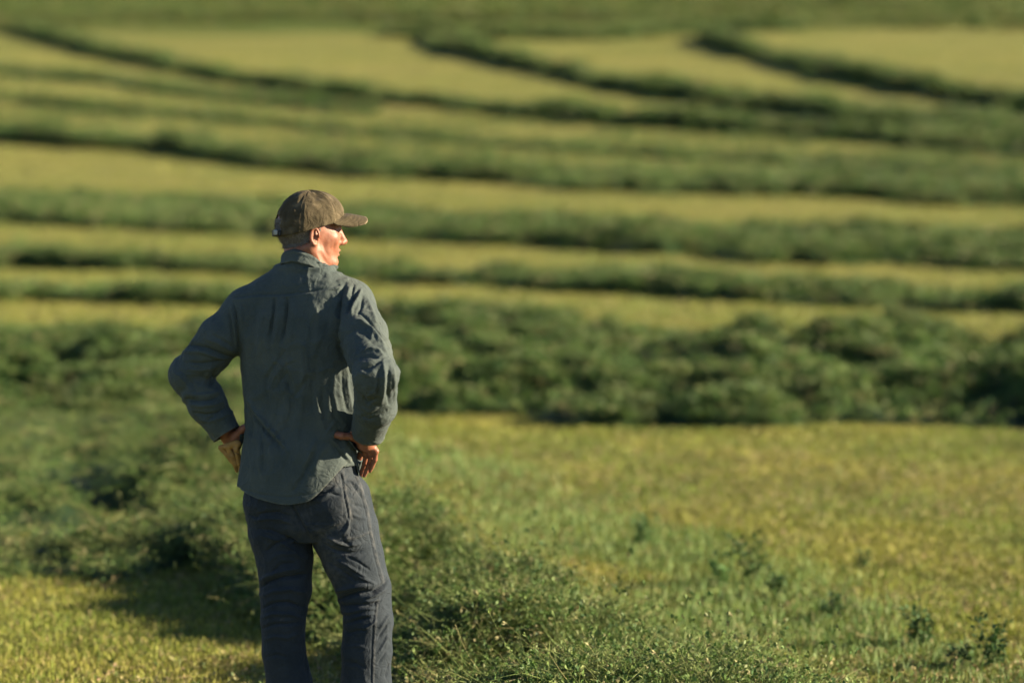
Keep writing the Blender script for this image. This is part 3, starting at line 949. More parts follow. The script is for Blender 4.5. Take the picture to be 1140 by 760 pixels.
def drape(V, Q, body, growv, iters=160, beta=.18, anchor=.012, gap=.004, seed=0, grav=.0, amp=.0015):
    """buckle a slightly oversized cloth over the body: edge lengths grow, bending and the body resist"""
    r = np.random.default_rng(seed)
    E = edges_of(Q)
    D = np.concatenate([Q[:, [0, 2]], Q[:, [1, 3]]])
    A = np.concatenate([E, D])
    V0 = V.copy(); n0 = nverts(V, Q)
    L0 = np.linalg.norm(V[A[:, 0]] - V[A[:, 1]], axis=1)
    g = growv((V[A[:, 0]] + V[A[:, 1]]) / 2, (V[A[:, 0]] - V[A[:, 1]]) / np.maximum(L0, 1e-9)[:, None])
    tgt = L0 * g
    N = len(V); deg = np.bincount(A.ravel(), minlength=N)[:, None].astype(float)
    dE = np.bincount(E.ravel(), minlength=N)[:, None].astype(float)
    V = V + n0 * (vnoise(V[:, 0] * 13 + V[:, 2] * 6, V[:, 1] * 13, V[:, 2] * 9, seed) * amp * 3 + vnoise(V[:, 0] * 30, V[:, 1] * 30, V[:, 2] * 20, seed + 1) * amp * .5)[:, None]
    def lap(U):
        S = np.stack([np.bincount(E[:, 0], U[E[:, 1], c], N) + np.bincount(E[:, 1], U[E[:, 0], c], N) for c in range(3)], -1)
        return S / np.maximum(dE, 1) - U
    Lr = lap(V0)
    vel = np.zeros_like(V)
    for it in range(iters):
        old = V.copy()
        V = V + vel * .85
        V[:, 2] -= grav
        for _ in range(2):
            d = V[A[:, 0]] - V[A[:, 1]]; l = np.linalg.norm(d, axis=1)
            c = (d * ((tgt - l) / np.maximum(l, 1e-9) * .5)[:, None])
            S = np.stack([np.bincount(A[:, 0], c[:, k], N) - np.bincount(A[:, 1], c[:, k], N) for k in range(3)], -1)
            V = V + S / deg * 1.7
        l1 = lap(V) - Lr
        V = V + beta * l1 - beta * .5 * lap(l1)
        V = V + anchor * (V0 - V)
        if it % 4 == 3 or it == iters - 1:
            s = body.sample(V)
            m = s < gap
            if m.any(): V[m] += body.grad(V[m]) * (gap - s[m])[:, None]
        vel = V - old
    return V


def strokes(V, Q, S, only_back=True, amp=.0021):
    """folds and seams laid along pixel polylines: each moves the cloth in or out along its normal.
    rows: (points, width px, height in mm, [asymmetry])"""
    n = nverts(V, Q)
    px, py = to_px(V)
    facing = np.clip((-n[:, 1]) * 3, 0, 1) if only_back else np.ones(len(V))
    D = np.zeros(len(V))
    for s in S:
        pts, w, hgt = s[:3]
        x0 = min(p[0] for p in pts) - 3 * w; x1 = max(p[0] for p in pts) + 3 * w
        y0 = min(p[1] for p in pts) - 3 * w; y1 = max(p[1] for p in pts) + 3 * w
        m = np.nonzero((px > x0) & (px < x1) & (py > y0) & (py < y1) & (facing > 0))[0]
        if not len(m): continue
        X_, Y_ = px[m], py[m]
        best = np.full(len(m), 1e9); tt = np.zeros(len(m)); sg = np.zeros(len(m))
        tot = sum(math.dist(pts[i], pts[i + 1]) for i in range(len(pts) - 1)); acc = 0
        for i in range(len(pts) - 1):
            a = np.array(pts[i], float); ab = np.array(pts[i + 1], float) - a; l = math.hypot(*ab)
            t = np.clip(((X_ - a[0]) * ab[0] + (Y_ - a[1]) * ab[1]) / (l * l), 0, 1)
            dx, dy = X_ - a[0] - ab[0] * t, Y_ - a[1] - ab[1] * t
            d = np.hypot(dx, dy); b = d < best
            best[b] = d[b]; tt[b] = (acc + t[b] * l) / tot; sg[b] = (np.sign(ab[0] * dy - ab[1] * dx) * d)[b]
            acc += l
        taper = np.clip(np.minimum(tt, 1 - tt) * 4, 0, 1) ** .7 if len(s) < 4 or s[3] != 'full' else 1.0
        if len(s) > 3 and s[3] == 'step':       # a lapped edge: one side proud, falling off slowly
            pr = np.where(sg > 0, np.exp(-sg / (w * 1.2)), 0) * sstep(-.9, .9, sg)
        else:
            pr = np.exp(-(best / (w * .44)) ** 2)
        D[m] += hgt * amp * pr * taper * facing[m]
    return V + n * D[:, None], D


def clip(V, T, s, extra=None):
    """keep the part of a triangle mesh where the vertex value s is positive, cut cleanly"""
    ins = s > 0
    c = ins[T].sum(1)
    keep = T[c == 3]
    newV = []; newT = []; cache = {}
    base = len(V)
    def cut(i, j):
        k = (min(i, j), max(i, j))
        if k not in cache:
            t = s[i] / (s[i] - s[j]); cache[k] = base + len(newV); newV.append(V[i] + (V[j] - V[i]) * t)
        return cache[k]
    for tri in T[(c == 1) | (c == 2)]:
        a, b, d = [int(x) for x in tri]
        for _ in range(3):
            if (ins[a] and not ins[b] and not ins[d]) or (not ins[a] and ins[b] and ins[d]): break
            a, b, d = b, d, a
        if ins[a]:
            newT.append([a, cut(a, b), cut(a, d)])
        else:
            p, q = cut(a, b), cut(a, d)
            newT += [[p, b, d], [p, d, q]]
    VV = np.concatenate([V, np.array(newV).reshape(-1, 3)]) if newV else V
    TT = np.concatenate([keep, np.array(newT, dtype=np.int64).reshape(-1, 3)])
    u, inv = np.unique(TT, return_inverse=True)
    return VV[u], inv.reshape(TT.shape), u


def subdivide(V, Q):
    """one catmull-clark step with plain numpy (closed quad mesh)"""
    E4 = np.concatenate([Q[:, [i, (i + 1) % 4]] for i in range(4)])
    Es = np.sort(E4, 1); U, inv = np.unique(Es, axis=0, return_inverse=True); inv = inv.ravel()
    nV, nE, nF = len(V), len(U), len(Q)
    fp = V[Q].mean(1)
    fidx = np.tile(np.arange(nF), 4)
    cnt = np.bincount(inv, minlength=nE)[:, None]
    fs = np.stack([np.bincount(inv, fp[fidx, c], nE) for c in range(3)], -1) / cnt
    mid = V[U].mean(1)
    ep = np.where(cnt == 2, (mid + fs) / 2, mid)
    val = np.bincount(U.ravel(), minlength=nV)[:, None].astype(float)
    R = np.stack([np.bincount(U[:, 0], mid[:, c], nV) + np.bincount(U[:, 1], mid[:, c], nV) for c in range(3)], -1) / np.maximum(val, 1)
    fv = np.bincount(Q.ravel(), minlength=nV)[:, None]
    Fv = np.stack([np.bincount(Q.T.ravel(), np.tile(fp[:, c], 4), nV) for c in range(3)], -1) / np.maximum(fv, 1)
    nv = (Fv + 2 * R + (val - 3) * V) / np.maximum(val, 1)
    nv = np.where((fv == val) & (val > 2), nv, V)
    ei = inv.reshape(4, nF).T + nV; fi = np.arange(nF) + nV + nE
    Qn = np.concatenate([np.stack([Q[:, i], ei[:, i], fi, ei[:, (i + 3) % 4]], -1) for i in range(4)])
    return np.concatenate([nv, ep, fp]), Qn


def tris(Q): return np.concatenate([Q[:, [0, 1, 2]], Q[:, [0, 2, 3]]])


def solidify(o, t, off=-1.0):
    m = o.modifiers.new('thickness', 'SOLIDIFY'); m.thickness = t; m.offset = off; m.use_rim = True
    return o


M_SKIN = skin_mat()
BODYV, BODYQ = B.mesh()
BODYQ = orient(B, BODYV, BODYQ)
BODYV = lap_smooth(BODYV, edges_of(BODYQ), 1, .4)
FACE_ST = [([(381.5, 265), (379.5, 273), (378.5, 280), (376.5, 285)], 2.6, -1.1), ([(373, 266), (371.5, 275), (370, 284), (367, 291)], 3.4, -1.1), ([(377, 268), (375.5, 276), (374, 284)], 3.6, .8),
           ([(359, 268), (361, 278), (366, 287)], 3.6, -1.2), ([(364, 264), (365, 274), (368, 284)], 4.5, .9), ([(367, 254), (371, 257), (375, 259)], 1.6, -.8), ([(366, 258), (370, 260.5), (375, 262)], 1.6, -.7), ([(375, 257), (378, 261), (382, 262)], 2.2, -.8),
           ([(356, 280), (361, 290), (366, 297)], 3.5, -1.3), ([(351, 280), (356, 291), (361, 299)], 3.5, 1.2)]
BODYV, _d = strokes(BODYV, BODYQ, FACE_ST, amp=.0011)
person = mesh_obj('person', BODYV, BODYQ, M_SKIN)
tag(person, 'man in dark green-grey shirt and olive cap standing with hands on hips', 'person')

# ------------------------------------------------------------------ shirt
S = Field([-1.12, MY - .42, Zp(580)], [-.26, MY + .30, Zp(285)], .0062)
loft(S, TORSO, k=.01)
cone(S, P(337, 303, MY), P(338, 314, MY), .064, .078, .03)
cone(S, P(318, 318, MY + .01), SL, .056, .062, .045)
cone(S, P(358, 318, MY - .01), SR, .052, .063, .045)
import copy
S0 = copy.copy(S); S0.a = S.a.copy()
cone(S, SL, P(246, 376, MY + .03), .064, .067, .03); cone(S, P(246, 376, MY + .03), EL_, .067, .062, .012)
cone(S, EL_, P(231, 450, MY + .05), .062, .057, .012); cone(S, P(231, 450, MY + .05), P(250, 479, MY + .045), .057, .046, .012)
cone(S, SR, P(404, 372, MY - .15), .068, .074, .028); cone(S, P(404, 372, MY - .15), ER, .070, .064, .010)
cone(S, ER, P(418, 452, MY - .20), .064, .062, .010); cone(S, P(418, 452, MY - .20), P(408, 486, MY - .095), .061, .048, .010)
SV, SQ = S.mesh()
SQ = orient(S, SV, SQ)
# which sleeve a point belongs to, and how far along it
def along(V, pts):
    best = np.full(len(V), 9.0); t_ = np.zeros(len(V)); acc = 0
    for a, b in zip(pts[:-1], pts[1:]):
        ab = b - a; l = np.linalg.norm(ab); t = np.clip((V - a) @ ab / l ** 2, 0, 1)
        d = np.linalg.norm(V - a - t[:, None] * ab, axis=1); m = d < best
        best[m] = d[m]; t_[m] = (acc + t * l)[m]; acc += l
    return best, t_
ARML = [SL, EL_, P(250, 479, MY + .045)]; ARMR = [SR, ER, P(408, 486, MY - .095)]
def axis_at(V, pts, t):
    L1_ = np.linalg.norm(pts[1] - pts[0]); u = (pts[1] - pts[0]) / L1_; v = (pts[2] - pts[1]) / np.linalg.norm(pts[2] - pts[1])
    return np.where((t < L1_)[:, None], u, v)
def grow_shirt(C, D_):
    dl, tl = along(C, ARML); dr, tr = along(C, ARMR)
    inl = (dl < .085) & (tl > .05); inr = (dr < .085) & (tr > .05)
    ax = np.zeros_like(C) + [0, 0, 1.0]
    ax[inl] = axis_at(C[inl], ARML, tl[inl]); ax[inr] = axis_at(C[inr], ARMR, tr[inr])
    lon = np.abs((D_ * ax).sum(1))
    nz = vnoise(C[:, 0] * 7, C[:, 1] * 7, C[:, 2] * 5, 71)
    arm = (inl | inr)
    t = np.where(inl, tl, tr)
    g_arm = 1 + lon * (.085 + .06 * nz + .09 * np.exp(-((t - .31) / .07) ** 2) + .08 * sstep(.42, .56, t)) + (1 - lon) * .035
    lowr = sstep(Zp(430), Zp(490), C[:, 2])
    g_tor = 1 + (1 - lon) * (.085 + .05 * nz) + lon * (.055 + .05 * nz) + lowr * (1 - lon) * .02
    return np.where(arm, g_arm, g_tor)
SV = drape(SV, SQ, B, grow_shirt, iters=260, beta=.16, anchor=.004, seed=5, amp=.002)
SV, SQ = subdivide(SV, SQ)
SHIRT_ST = [
    # yoke seam, centre pleat
    ([(262, 331), (285, 328), (317, 327.5), (350, 324), (377, 317)], 2.2, -1.6, 'full'),
    ([(262, 334), (285, 331), (317, 330.5), (350, 327), (377, 320)], 3.0, 1.2, 'full'),
    ([(306, 329), (304, 350), (300, 378)], 3.5, -4.5), ([(311.5, 330), (310, 355), (306, 384)], 5.5, 3.2),
    ([(319.5, 329), (318.5, 350), (313, 382)], 4.0, -6.0), ([(325, 331), (326, 352), (323, 385)], 6, 2.0),
    # armholes
    ([(259, 334), (262, 350), (264.5, 372), (267, 396)], 3.2, -5.5), ([(254, 343), (257, 360), (262, 388)], 4, -3.5), ([(257.5, 340), (260, 362), (264, 388)], 2.5, 2.2),
    ([(268, 337), (270, 360), (271, 388)], 4.0, 2.0),
    ([(385, 313), (379, 330), (375.5, 350), (375, 372), (378, 388), (384, 398)], 5.0, -8.0), ([(372, 325), (369, 350), (368, 378)], 6, 2.0),
    ([(390, 318), (386, 330), (389, 334)], 3.5, 2.5), ([(394, 316), (392, 328), (397, 333)], 3, -3.0),
    ([(374, 313), (383, 312), (390, 309)], 3.5, 1.8),
    # soft vertical folds over the back
    ([(346, 333), (355, 352), (354, 378), (349, 400)], 7, 3.0), ([(342, 345), (346, 370), (342, 395)], 7, -2.2),
    ([(336, 372), (338, 405), (337, 440), (334, 476)], 9, 3.0), ([(352, 395), (350, 425), (349, 460)], 9, -2.5),
    ([(286, 338), (281, 360), (279, 395), (283, 430)], 10, -2.5), ([(292, 345), (290, 375), (288, 405)], 8, 2.5),
    ([(276, 345), (273, 372), (274, 402)], 5, 2),
    # crumpled small of the back
    ([(293, 432), (300, 415), (311, 400), (318, 389)], 4.4, -2.0), ([(298, 436), (307, 418), (319, 404)], 3.8, 1.5), ([(305, 436), (315, 420), (324, 411)], 4.0, -1.6),
    ([(312, 408), (318, 424), (326, 436)], 4.0, -1.7), ([(309, 412), (313, 428), (316, 440)], 3.5, 1.4), ([(320, 406), (327, 422), (331, 432)], 3.8, 1.4),
    ([(302, 400), (314, 405), (330, 399)], 4.4, 1.2), ([(296, 420), (293, 436), (292, 447)], 4.0, 1.2), ([(322, 446), (334, 434), (345, 418)], 5.0, -1.6), ([(316, 452), (314, 470), (315, 492)], 5.0, 1.1),
    ([(326, 430), (336, 424), (344, 410)], 4.5, 1.2),
    # pull from the left waist to the tail
    ([(272, 436), (283, 457), (300, 478), (316, 496), (326, 508)], 6, 4.2), ([(276, 452), (288, 470), (303, 486), (318, 502)], 5, -4.2),
    ([(277, 458), (280, 472), (279, 488)], 4.5, -4), ([(272, 470), (270, 490), (268, 515)], 5, 2),
    ([(291, 482), (292.5, 505), (292, 528)], 3.5, -2.5), ([(300, 490), (303, 515), (304, 540)], 8, 2.2), ([(284, 500), (281, 522), (280, 540)], 7, 1.6),
    ([(325, 505), (324, 525), (326, 545)], 6, 2.2), ([(330, 470), (333, 492), (331, 515)], 6, 2.0),
    # hem of the back with its turned edge
    ([(262, 541), (275, 546), (292, 550.5), (320, 553.5), (346, 550), (363, 542), (377, 529), (388, 514)], 2.0, -1.6, 'full'),
    # gathers where the right hand holds the hip
    ([(352, 498), (346, 512), (336, 532), (326, 548)], 5, -3.6), ([(362, 492), (356, 508), (349, 530)], 9, 2.6), ([(352, 488), (347, 500), (338, 520)], 6, 3.2),
    ([(364, 483), (373, 494), (385, 508), (394, 518)], 4, 3.6), ([(368, 492), (378, 503), (388, 514)], 5, -3.2),
    ([(349, 424), (352, 445), (357, 466), (364, 483)], 5, 2.6), ([(359, 430), (359, 450), (362, 468)], 6, -2.4), ([(372, 470), (367, 478), (362, 485)], 3.5, 2.2),
    ([(373, 415), (371, 436), (376, 458), (384, 472)], 4.5, 1.9), ([(381, 410), (381, 432), (385, 452), (391, 470)], 4.5, -1.9), ([(387, 404), (387, 428), (391, 450), (397, 474)], 4.5, 1.8),
    ([(380, 472), (373, 465), (369, 454)], 4.0, -1.8), ([(366, 436), (366, 450), (369, 466)], 4, 1.6),
    # left sleeve
    ([(201, 386), (214, 383.5), (232, 388), (250, 396), (266, 399)], 4.0, -5.0), ([(200, 392), (222, 391), (245, 398), (262, 402)], 4.5, 3.4),
    ([(203, 403), (225, 404.5), (245, 402), (265, 399)], 3.2, -3.4), ([(205, 411), (225, 412), (243, 407)], 4.5, 2.6), ([(226, 375), (242, 382), (262, 393)], 4.5, 2.6), ([(236, 372), (250, 380), (262, 388)], 3, -2.2),
    ([(243, 410), (237, 419), (233, 431)], 4.2, -4.2), ([(235, 408), (229, 420), (225, 432)], 5, 2.2), ([(196, 415), (205, 424), (214, 438)], 4, 2.2), ([(199, 410), (209, 420), (219, 436)], 3.2, -2.0),
    ([(206, 444), (220, 446), (234, 445), (247, 439)], 3.4, -5.2), ([(206, 438), (222, 440), (236, 439), (246, 433)], 4.6, 3.2), ([(209, 450), (224, 452), (240, 450), (251, 446)], 4.2, 3.4),
    ([(214, 459), (228, 462), (242, 459), (253, 452)], 3.2, -4.6), ([(219, 466), (232, 469), (246, 465), (256, 459)], 4.2, 2.8), ([(228, 472), (238, 462), (246, 456)], 3.5, -2.2),
    # right sleeve
    ([(403, 320), (398, 332), (392, 344), (391, 354)], 3.6, 4.2), ([(399, 322), (391, 336), (386, 350)], 4, -4.0), ([(404, 328), (402, 342), (397, 352)], 3.5, -3.0),
    ([(390, 355), (402, 357), (414, 366), (424, 380), (431, 394)], 4.4, 4.2), ([(398, 347), (408, 354), (418, 366), (428, 380)], 3.2, -3.6), ([(408, 332), (414, 346), (420, 362)], 4.6, 3.0),
    ([(396, 366), (408, 372), (417, 384)], 7, -2.4), ([(400, 392), (410, 388), (420, 389), (428, 397)], 3.6, 3.8), ([(401, 398), (411, 396), (422, 398)], 3.6, -4.0),
    ([(399, 409), (407, 411), (417, 406), (426, 399)], 3.8, -3.6), ([(399, 403), (408, 404), (418, 401)], 3, 2.4), ([(398, 413), (409, 417), (420, 411)], 4.5, 2.6),
    ([(426, 400), (428, 416), (427, 434), (424, 452)], 4.2, 3.8), ([(433, 404), (433, 420), (432, 438), (433, 452)], 4.0, -4.0), ([(421, 410), (421, 430), (418, 446)], 3.6, -3.6),
    ([(438, 408), (439, 426), (439, 446)], 3.6, 3.0), ([(405, 428), (409, 440), (417, 436), (420, 428)], 3.4, 2.6), ([(403, 440), (409, 448), (417, 444)], 3.2, -3.2), ([(402, 452), (411, 458), (421, 453)], 3.4, 2.6), ([(401, 462), (411, 467), (422, 463)], 3.2, -3.0), ([(434, 398), (438, 401), (441, 407)], 2.6, -3.0),
]
_n = nverts(SV, SQ)
def crumple(V, seed, sx, sz, amp):
    a = 1 - np.abs(vnoise(V[:, 0] * sx, V[:, 1] * sx, V[:, 2] * sz, seed)) * 2.2
    b = 1 - np.abs(vnoise(V[:, 0] * sx * 2.1 + V[:, 2] * 9, V[:, 1] * sx * 2, V[:, 2] * sz * 1.8, seed + 1)) * 2.2
    msk = sstep(-.35, .5, vnoise(V[:, 0] * 8, V[:, 1] * 8, V[:, 2] * 7, seed + 2))
    return amp * (np.clip(a, 0, 1) ** 2 + .5 * np.clip(b, 0, 1) ** 2) * msk
SV = SV + _n * crumple(SV, 401, 20, 13, .0036)[:, None]
SV, _d = strokes(SV, SQ, SHIRT_ST)
SV = lap_smooth(SV, edges_of(SQ), 1, .35)
CEN = np.array([Xp(337), MY, 0])
def hem_py(V):
    u = (V - CEN) @ RT; v = -((V - CEN) @ FW)
    th = np.degrees(np.arctan2(u, v))            # 0 = middle of the back, + to the right flank
    a = 556 - 6 * sstep(0, 45, np.abs(th)) - 42 * sstep(24, 80, th) + 30 * sstep(82, 104, th) - 44 * sstep(-70, -105, -np.abs(th) * (th < 0) * 1.0) * 0
    a = a - 10 * sstep(-30, -70, th) * 1.0
    a = np.where(th < -88, a - 26 * sstep(-88, -112, th) + 24 * sstep(-125, -160, th), a)
    
    return a
ST = tris(SQ)
_, spy = to_px(SV)
hz = CAM_Z + ray(np.full(len(SV), 570.0), hem_py(SV))[1] * MY
s1 = SV[:, 2] - hz
dl, tl = along(SV, [SL, EL_, WL]); dr, tr = along(SV, [SR, ER, WR])
def cut_arm(V, el, wr, end, d):
    arm_side = S0.sample(V) > .010
    ax = (wr - el) / np.linalg.norm(wr - el)
    q = (end - V) @ ax
    near = (np.linalg.norm(V - end, axis=1) < .12) & arm_side
    return np.where(near & (((V - el) @ ax) > 0), q, 1.0)
ENDL = P(250.5, 480, MY + .045); ENDR = P(410.5, 481, MY - .118)
s2 = cut_arm(SV, EL_, WL, ENDL, dl); s3 = cut_arm(SV, ER, WR, ENDR, dr)
# keep cuts apart: the hem only looks at the trunk
tr_only = (dl > .10) & (dr > .10) | (SV[:, 2] < Zp(515))
s1 = np.where(tr_only | (s1 > 0), s1, 1.0)
SVc, STc, _u = clip(SV, ST, s1)
s2 = cut_arm(SVc, EL_, WL, ENDL, None); SVc, STc, _u = clip(SVc, STc, s2)
s3 = cut_arm(SVc, ER, WR, ENDR, None); SVc, STc, _u = clip(SVc, STc, s3)
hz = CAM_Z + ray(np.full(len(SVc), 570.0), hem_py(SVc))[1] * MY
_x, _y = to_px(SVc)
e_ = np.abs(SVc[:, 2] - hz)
fade_lit = np.exp(-(e_ / .0025) ** 2) * .7 + .25 * np.clip(vnoise(SVc[:, 0] * 14, SVc[:, 1] * 14, SVc[:, 2] * 9, 8), 0, 1)  # hem edge painted paler as though lit, plus random worn patches
M_SHIRT = cloth_mat('worn_green_grey_cotton', (.041, .056, .057), (.066, .082, .077), weave=1100, bump=.35, fade_lit=(.13, .14, .12))
# thickness without a shell over the whole shirt: solidify
shirt = mesh_obj('shirt', SVc, STc, M_SHIRT, person, attrs={'fade_lit': fade_lit})
solidify(shirt, .0016)


def tube(path, rad_fn, nu=48, squash=None):
    path = np.asarray(path, float); n = len(path)
    V = []
    tn = np.gradient(path, axis=0); tn /= np.linalg.norm(tn, axis=1, keepdims=True)
    ref = np.array([0, 1.0, 0]) if abs(tn[0][1]) < .9 else np.array([1.0, 0, 0])
    for i in range(n):
        a = np.cross(tn[i], ref); a /= np.linalg.norm(a); b = np.cross(tn[i], a)
        th = np.linspace(0, 2 * PI, nu, endpoint=False)
        r = rad_fn(i / (n - 1), th) * np.ones(nu)
        V.append(path[i] + r[:, None] * (np.cos(th)[:, None] * a + np.sin(th)[:, None] * b))
    V = np.concatenate(V)
    i = np.arange(n * nu).reshape(n, nu); j = np.roll(i, -1, 1)
    F_ = np.stack([i[:-1], j[:-1], j[1:], i[1:]], -1).reshape(-1, 4)
    return V, F_


def wrap_sdf(name, Fd, V, F_, mat, parent, off, **kw):
    """push a loose piece (cuff, pocket) onto the surface of a field at a given distance"""
    g = Fd.grad(V); s = Fd.sample(V)
    return mesh_obj(name, V + g * (off - s)[:, None], F_, mat, parent, **kw)


M_BUTTON = plain_mat('horn_button', (.10, .085, .07), .35)
for nm, el, end, r0, r1, sd_ in (('cuff', EL_, ENDL, .0490, .0470, 0), ('cuff', ER, ENDR, .0515, .0480, 1)):
    ax = (end - el) / np.linalg.norm(end - el)
    pth = [end + ax * t for t in np.linspace(-.048, .010, 15)]
    V, F_ = tube(pth, lambda t, th: (r0 + (r1 - r0) * t) * (1 + .03 * np.sin(th * 2 + sd_) + .025 * np.sin(th * 3 + 6 * t + sd_) + .012 * np.sin(th * 7 + 9 * t)) - .0022 * math.exp(-((t - .12) / .05) ** 2) - .0015 * math.exp(-((t - .93) / .03) ** 2), 72)
    fd = np.tile(np.exp(-((np.linspace(0, 1, 15)[:, None] - 1) / .08) ** 2) * .8 + .1, (1, 72)).ravel()
    c = mesh_obj(nm, V, F_, M_SHIRT, shirt, attrs={'fade_lit': fd}); solidify(c, .0022, 0)
# collar: a folded leaf standing round the neck, lower towards the front
nth = 90
th = np.linspace(-PI * .93, PI * .93, nth)      # 0 = nape
cc_ = P(339.5, 290, MY - .004); FD = rad(28); cf = np.array([math.sin(FD), math.cos(FD), 0]); cr_ = np.array([math.cos(FD), -math.sin(FD), 0])
V = []; nr = 14
for i, a in enumerate(th):
    fr = (1 - math.cos(a)) / 2
    for j in range(nr):
        t = j / (nr - 1)
        if t < .3:                               # inside stand
            q = t / .3; r = .0615 + .002 * q; z = -.012 + q * .052
        else:                                    # outer leaf falls
            q = (t - .3) / .7; r = .0635 + .0125 * q ** .8 + .0035 * math.sin(min(q * 8, PI)) ; z = .040 - .0385 * q - .016 * fr ** 2 * q
        zz_ = z - .112 * fr ** 1.05 + .0012 * math.sin(a * 9 + 1)
        wv = .0012 * math.sin(a * 7) * t
        V.append(cc_ + [0, 0, -.004] + (cr_ * math.sin(a) * (r * 1.10 + wv) - cf * math.cos(a) * (r * 1.02 + wv) + cf * .016 * fr) + np.array([0, 0, zz_]))
V = np.array(V)
F_ = grid_faces(nth, nr)
fd = np.tile(np.exp(-((np.arange(nr) - (nr - 1)) / 1.0) ** 2) * .6 + np.exp(-((np.arange(nr) - 4) / 1.0) ** 2) * .5, nth)
collar = mesh_obj('collar', V, F_, M_SHIRT, shirt, attrs={'fade_lit': fd}); solidify(collar, .0022, 0)

# ------------------------------------------------------------------ trousers
Tf = Field([-1.02, MY - .22, Zp(858) - .012], [-.30, MY + .22, Zp(470)], .0064)
loft(Tf, [(Zp(600), Xp(341), MY - .004, .105, .085), (Zp(585), Xp(341), MY - .004, .150, .108), (Zp(560), Xp(341), MY, .168, .118), (Zp(530), Xp(340), MY, .166, .120), (Zp(500), Xp(338), MY, .160, .112), (Zp(478), Xp(337), MY, .155, .105)], k=.02)
for k_, L in LEGS.items():
    for a, b in zip(L[:-1], L[1:]):
        cone(Tf, P(a[1], a[0], MY + a[4]), P(b[1], b[0], MY + b[4]), a[2] / 360, b[2] / 360, .008)
TV, TQ = Tf.mesh(); TQ = orient(Tf, TV, TQ)
def grow_tr(C, D_):
    lon = np.abs(D_[:, 2]); kz = C[:, 2]
    nz = vnoise(C[:, 0] * 8, C[:, 1] * 8, C[:, 2] * 6, 31)
    knee = np.exp(-((kz - Zp(672)) / .07) ** 2) + .8 * sstep(Zp(800), Zp(850), kz) + .5 * np.exp(-((kz - Zp(600)) / .05) ** 2)
    return 1 + lon * (.045 + .05 * nz + .04 * knee) + (1 - lon) * (.040 + .035 * nz)
TV = drape(TV, TQ, B, grow_tr, iters=220, beta=.12, anchor=.006, seed=15, amp=.002)
TV, TQ = subdivide(TV, TQ)
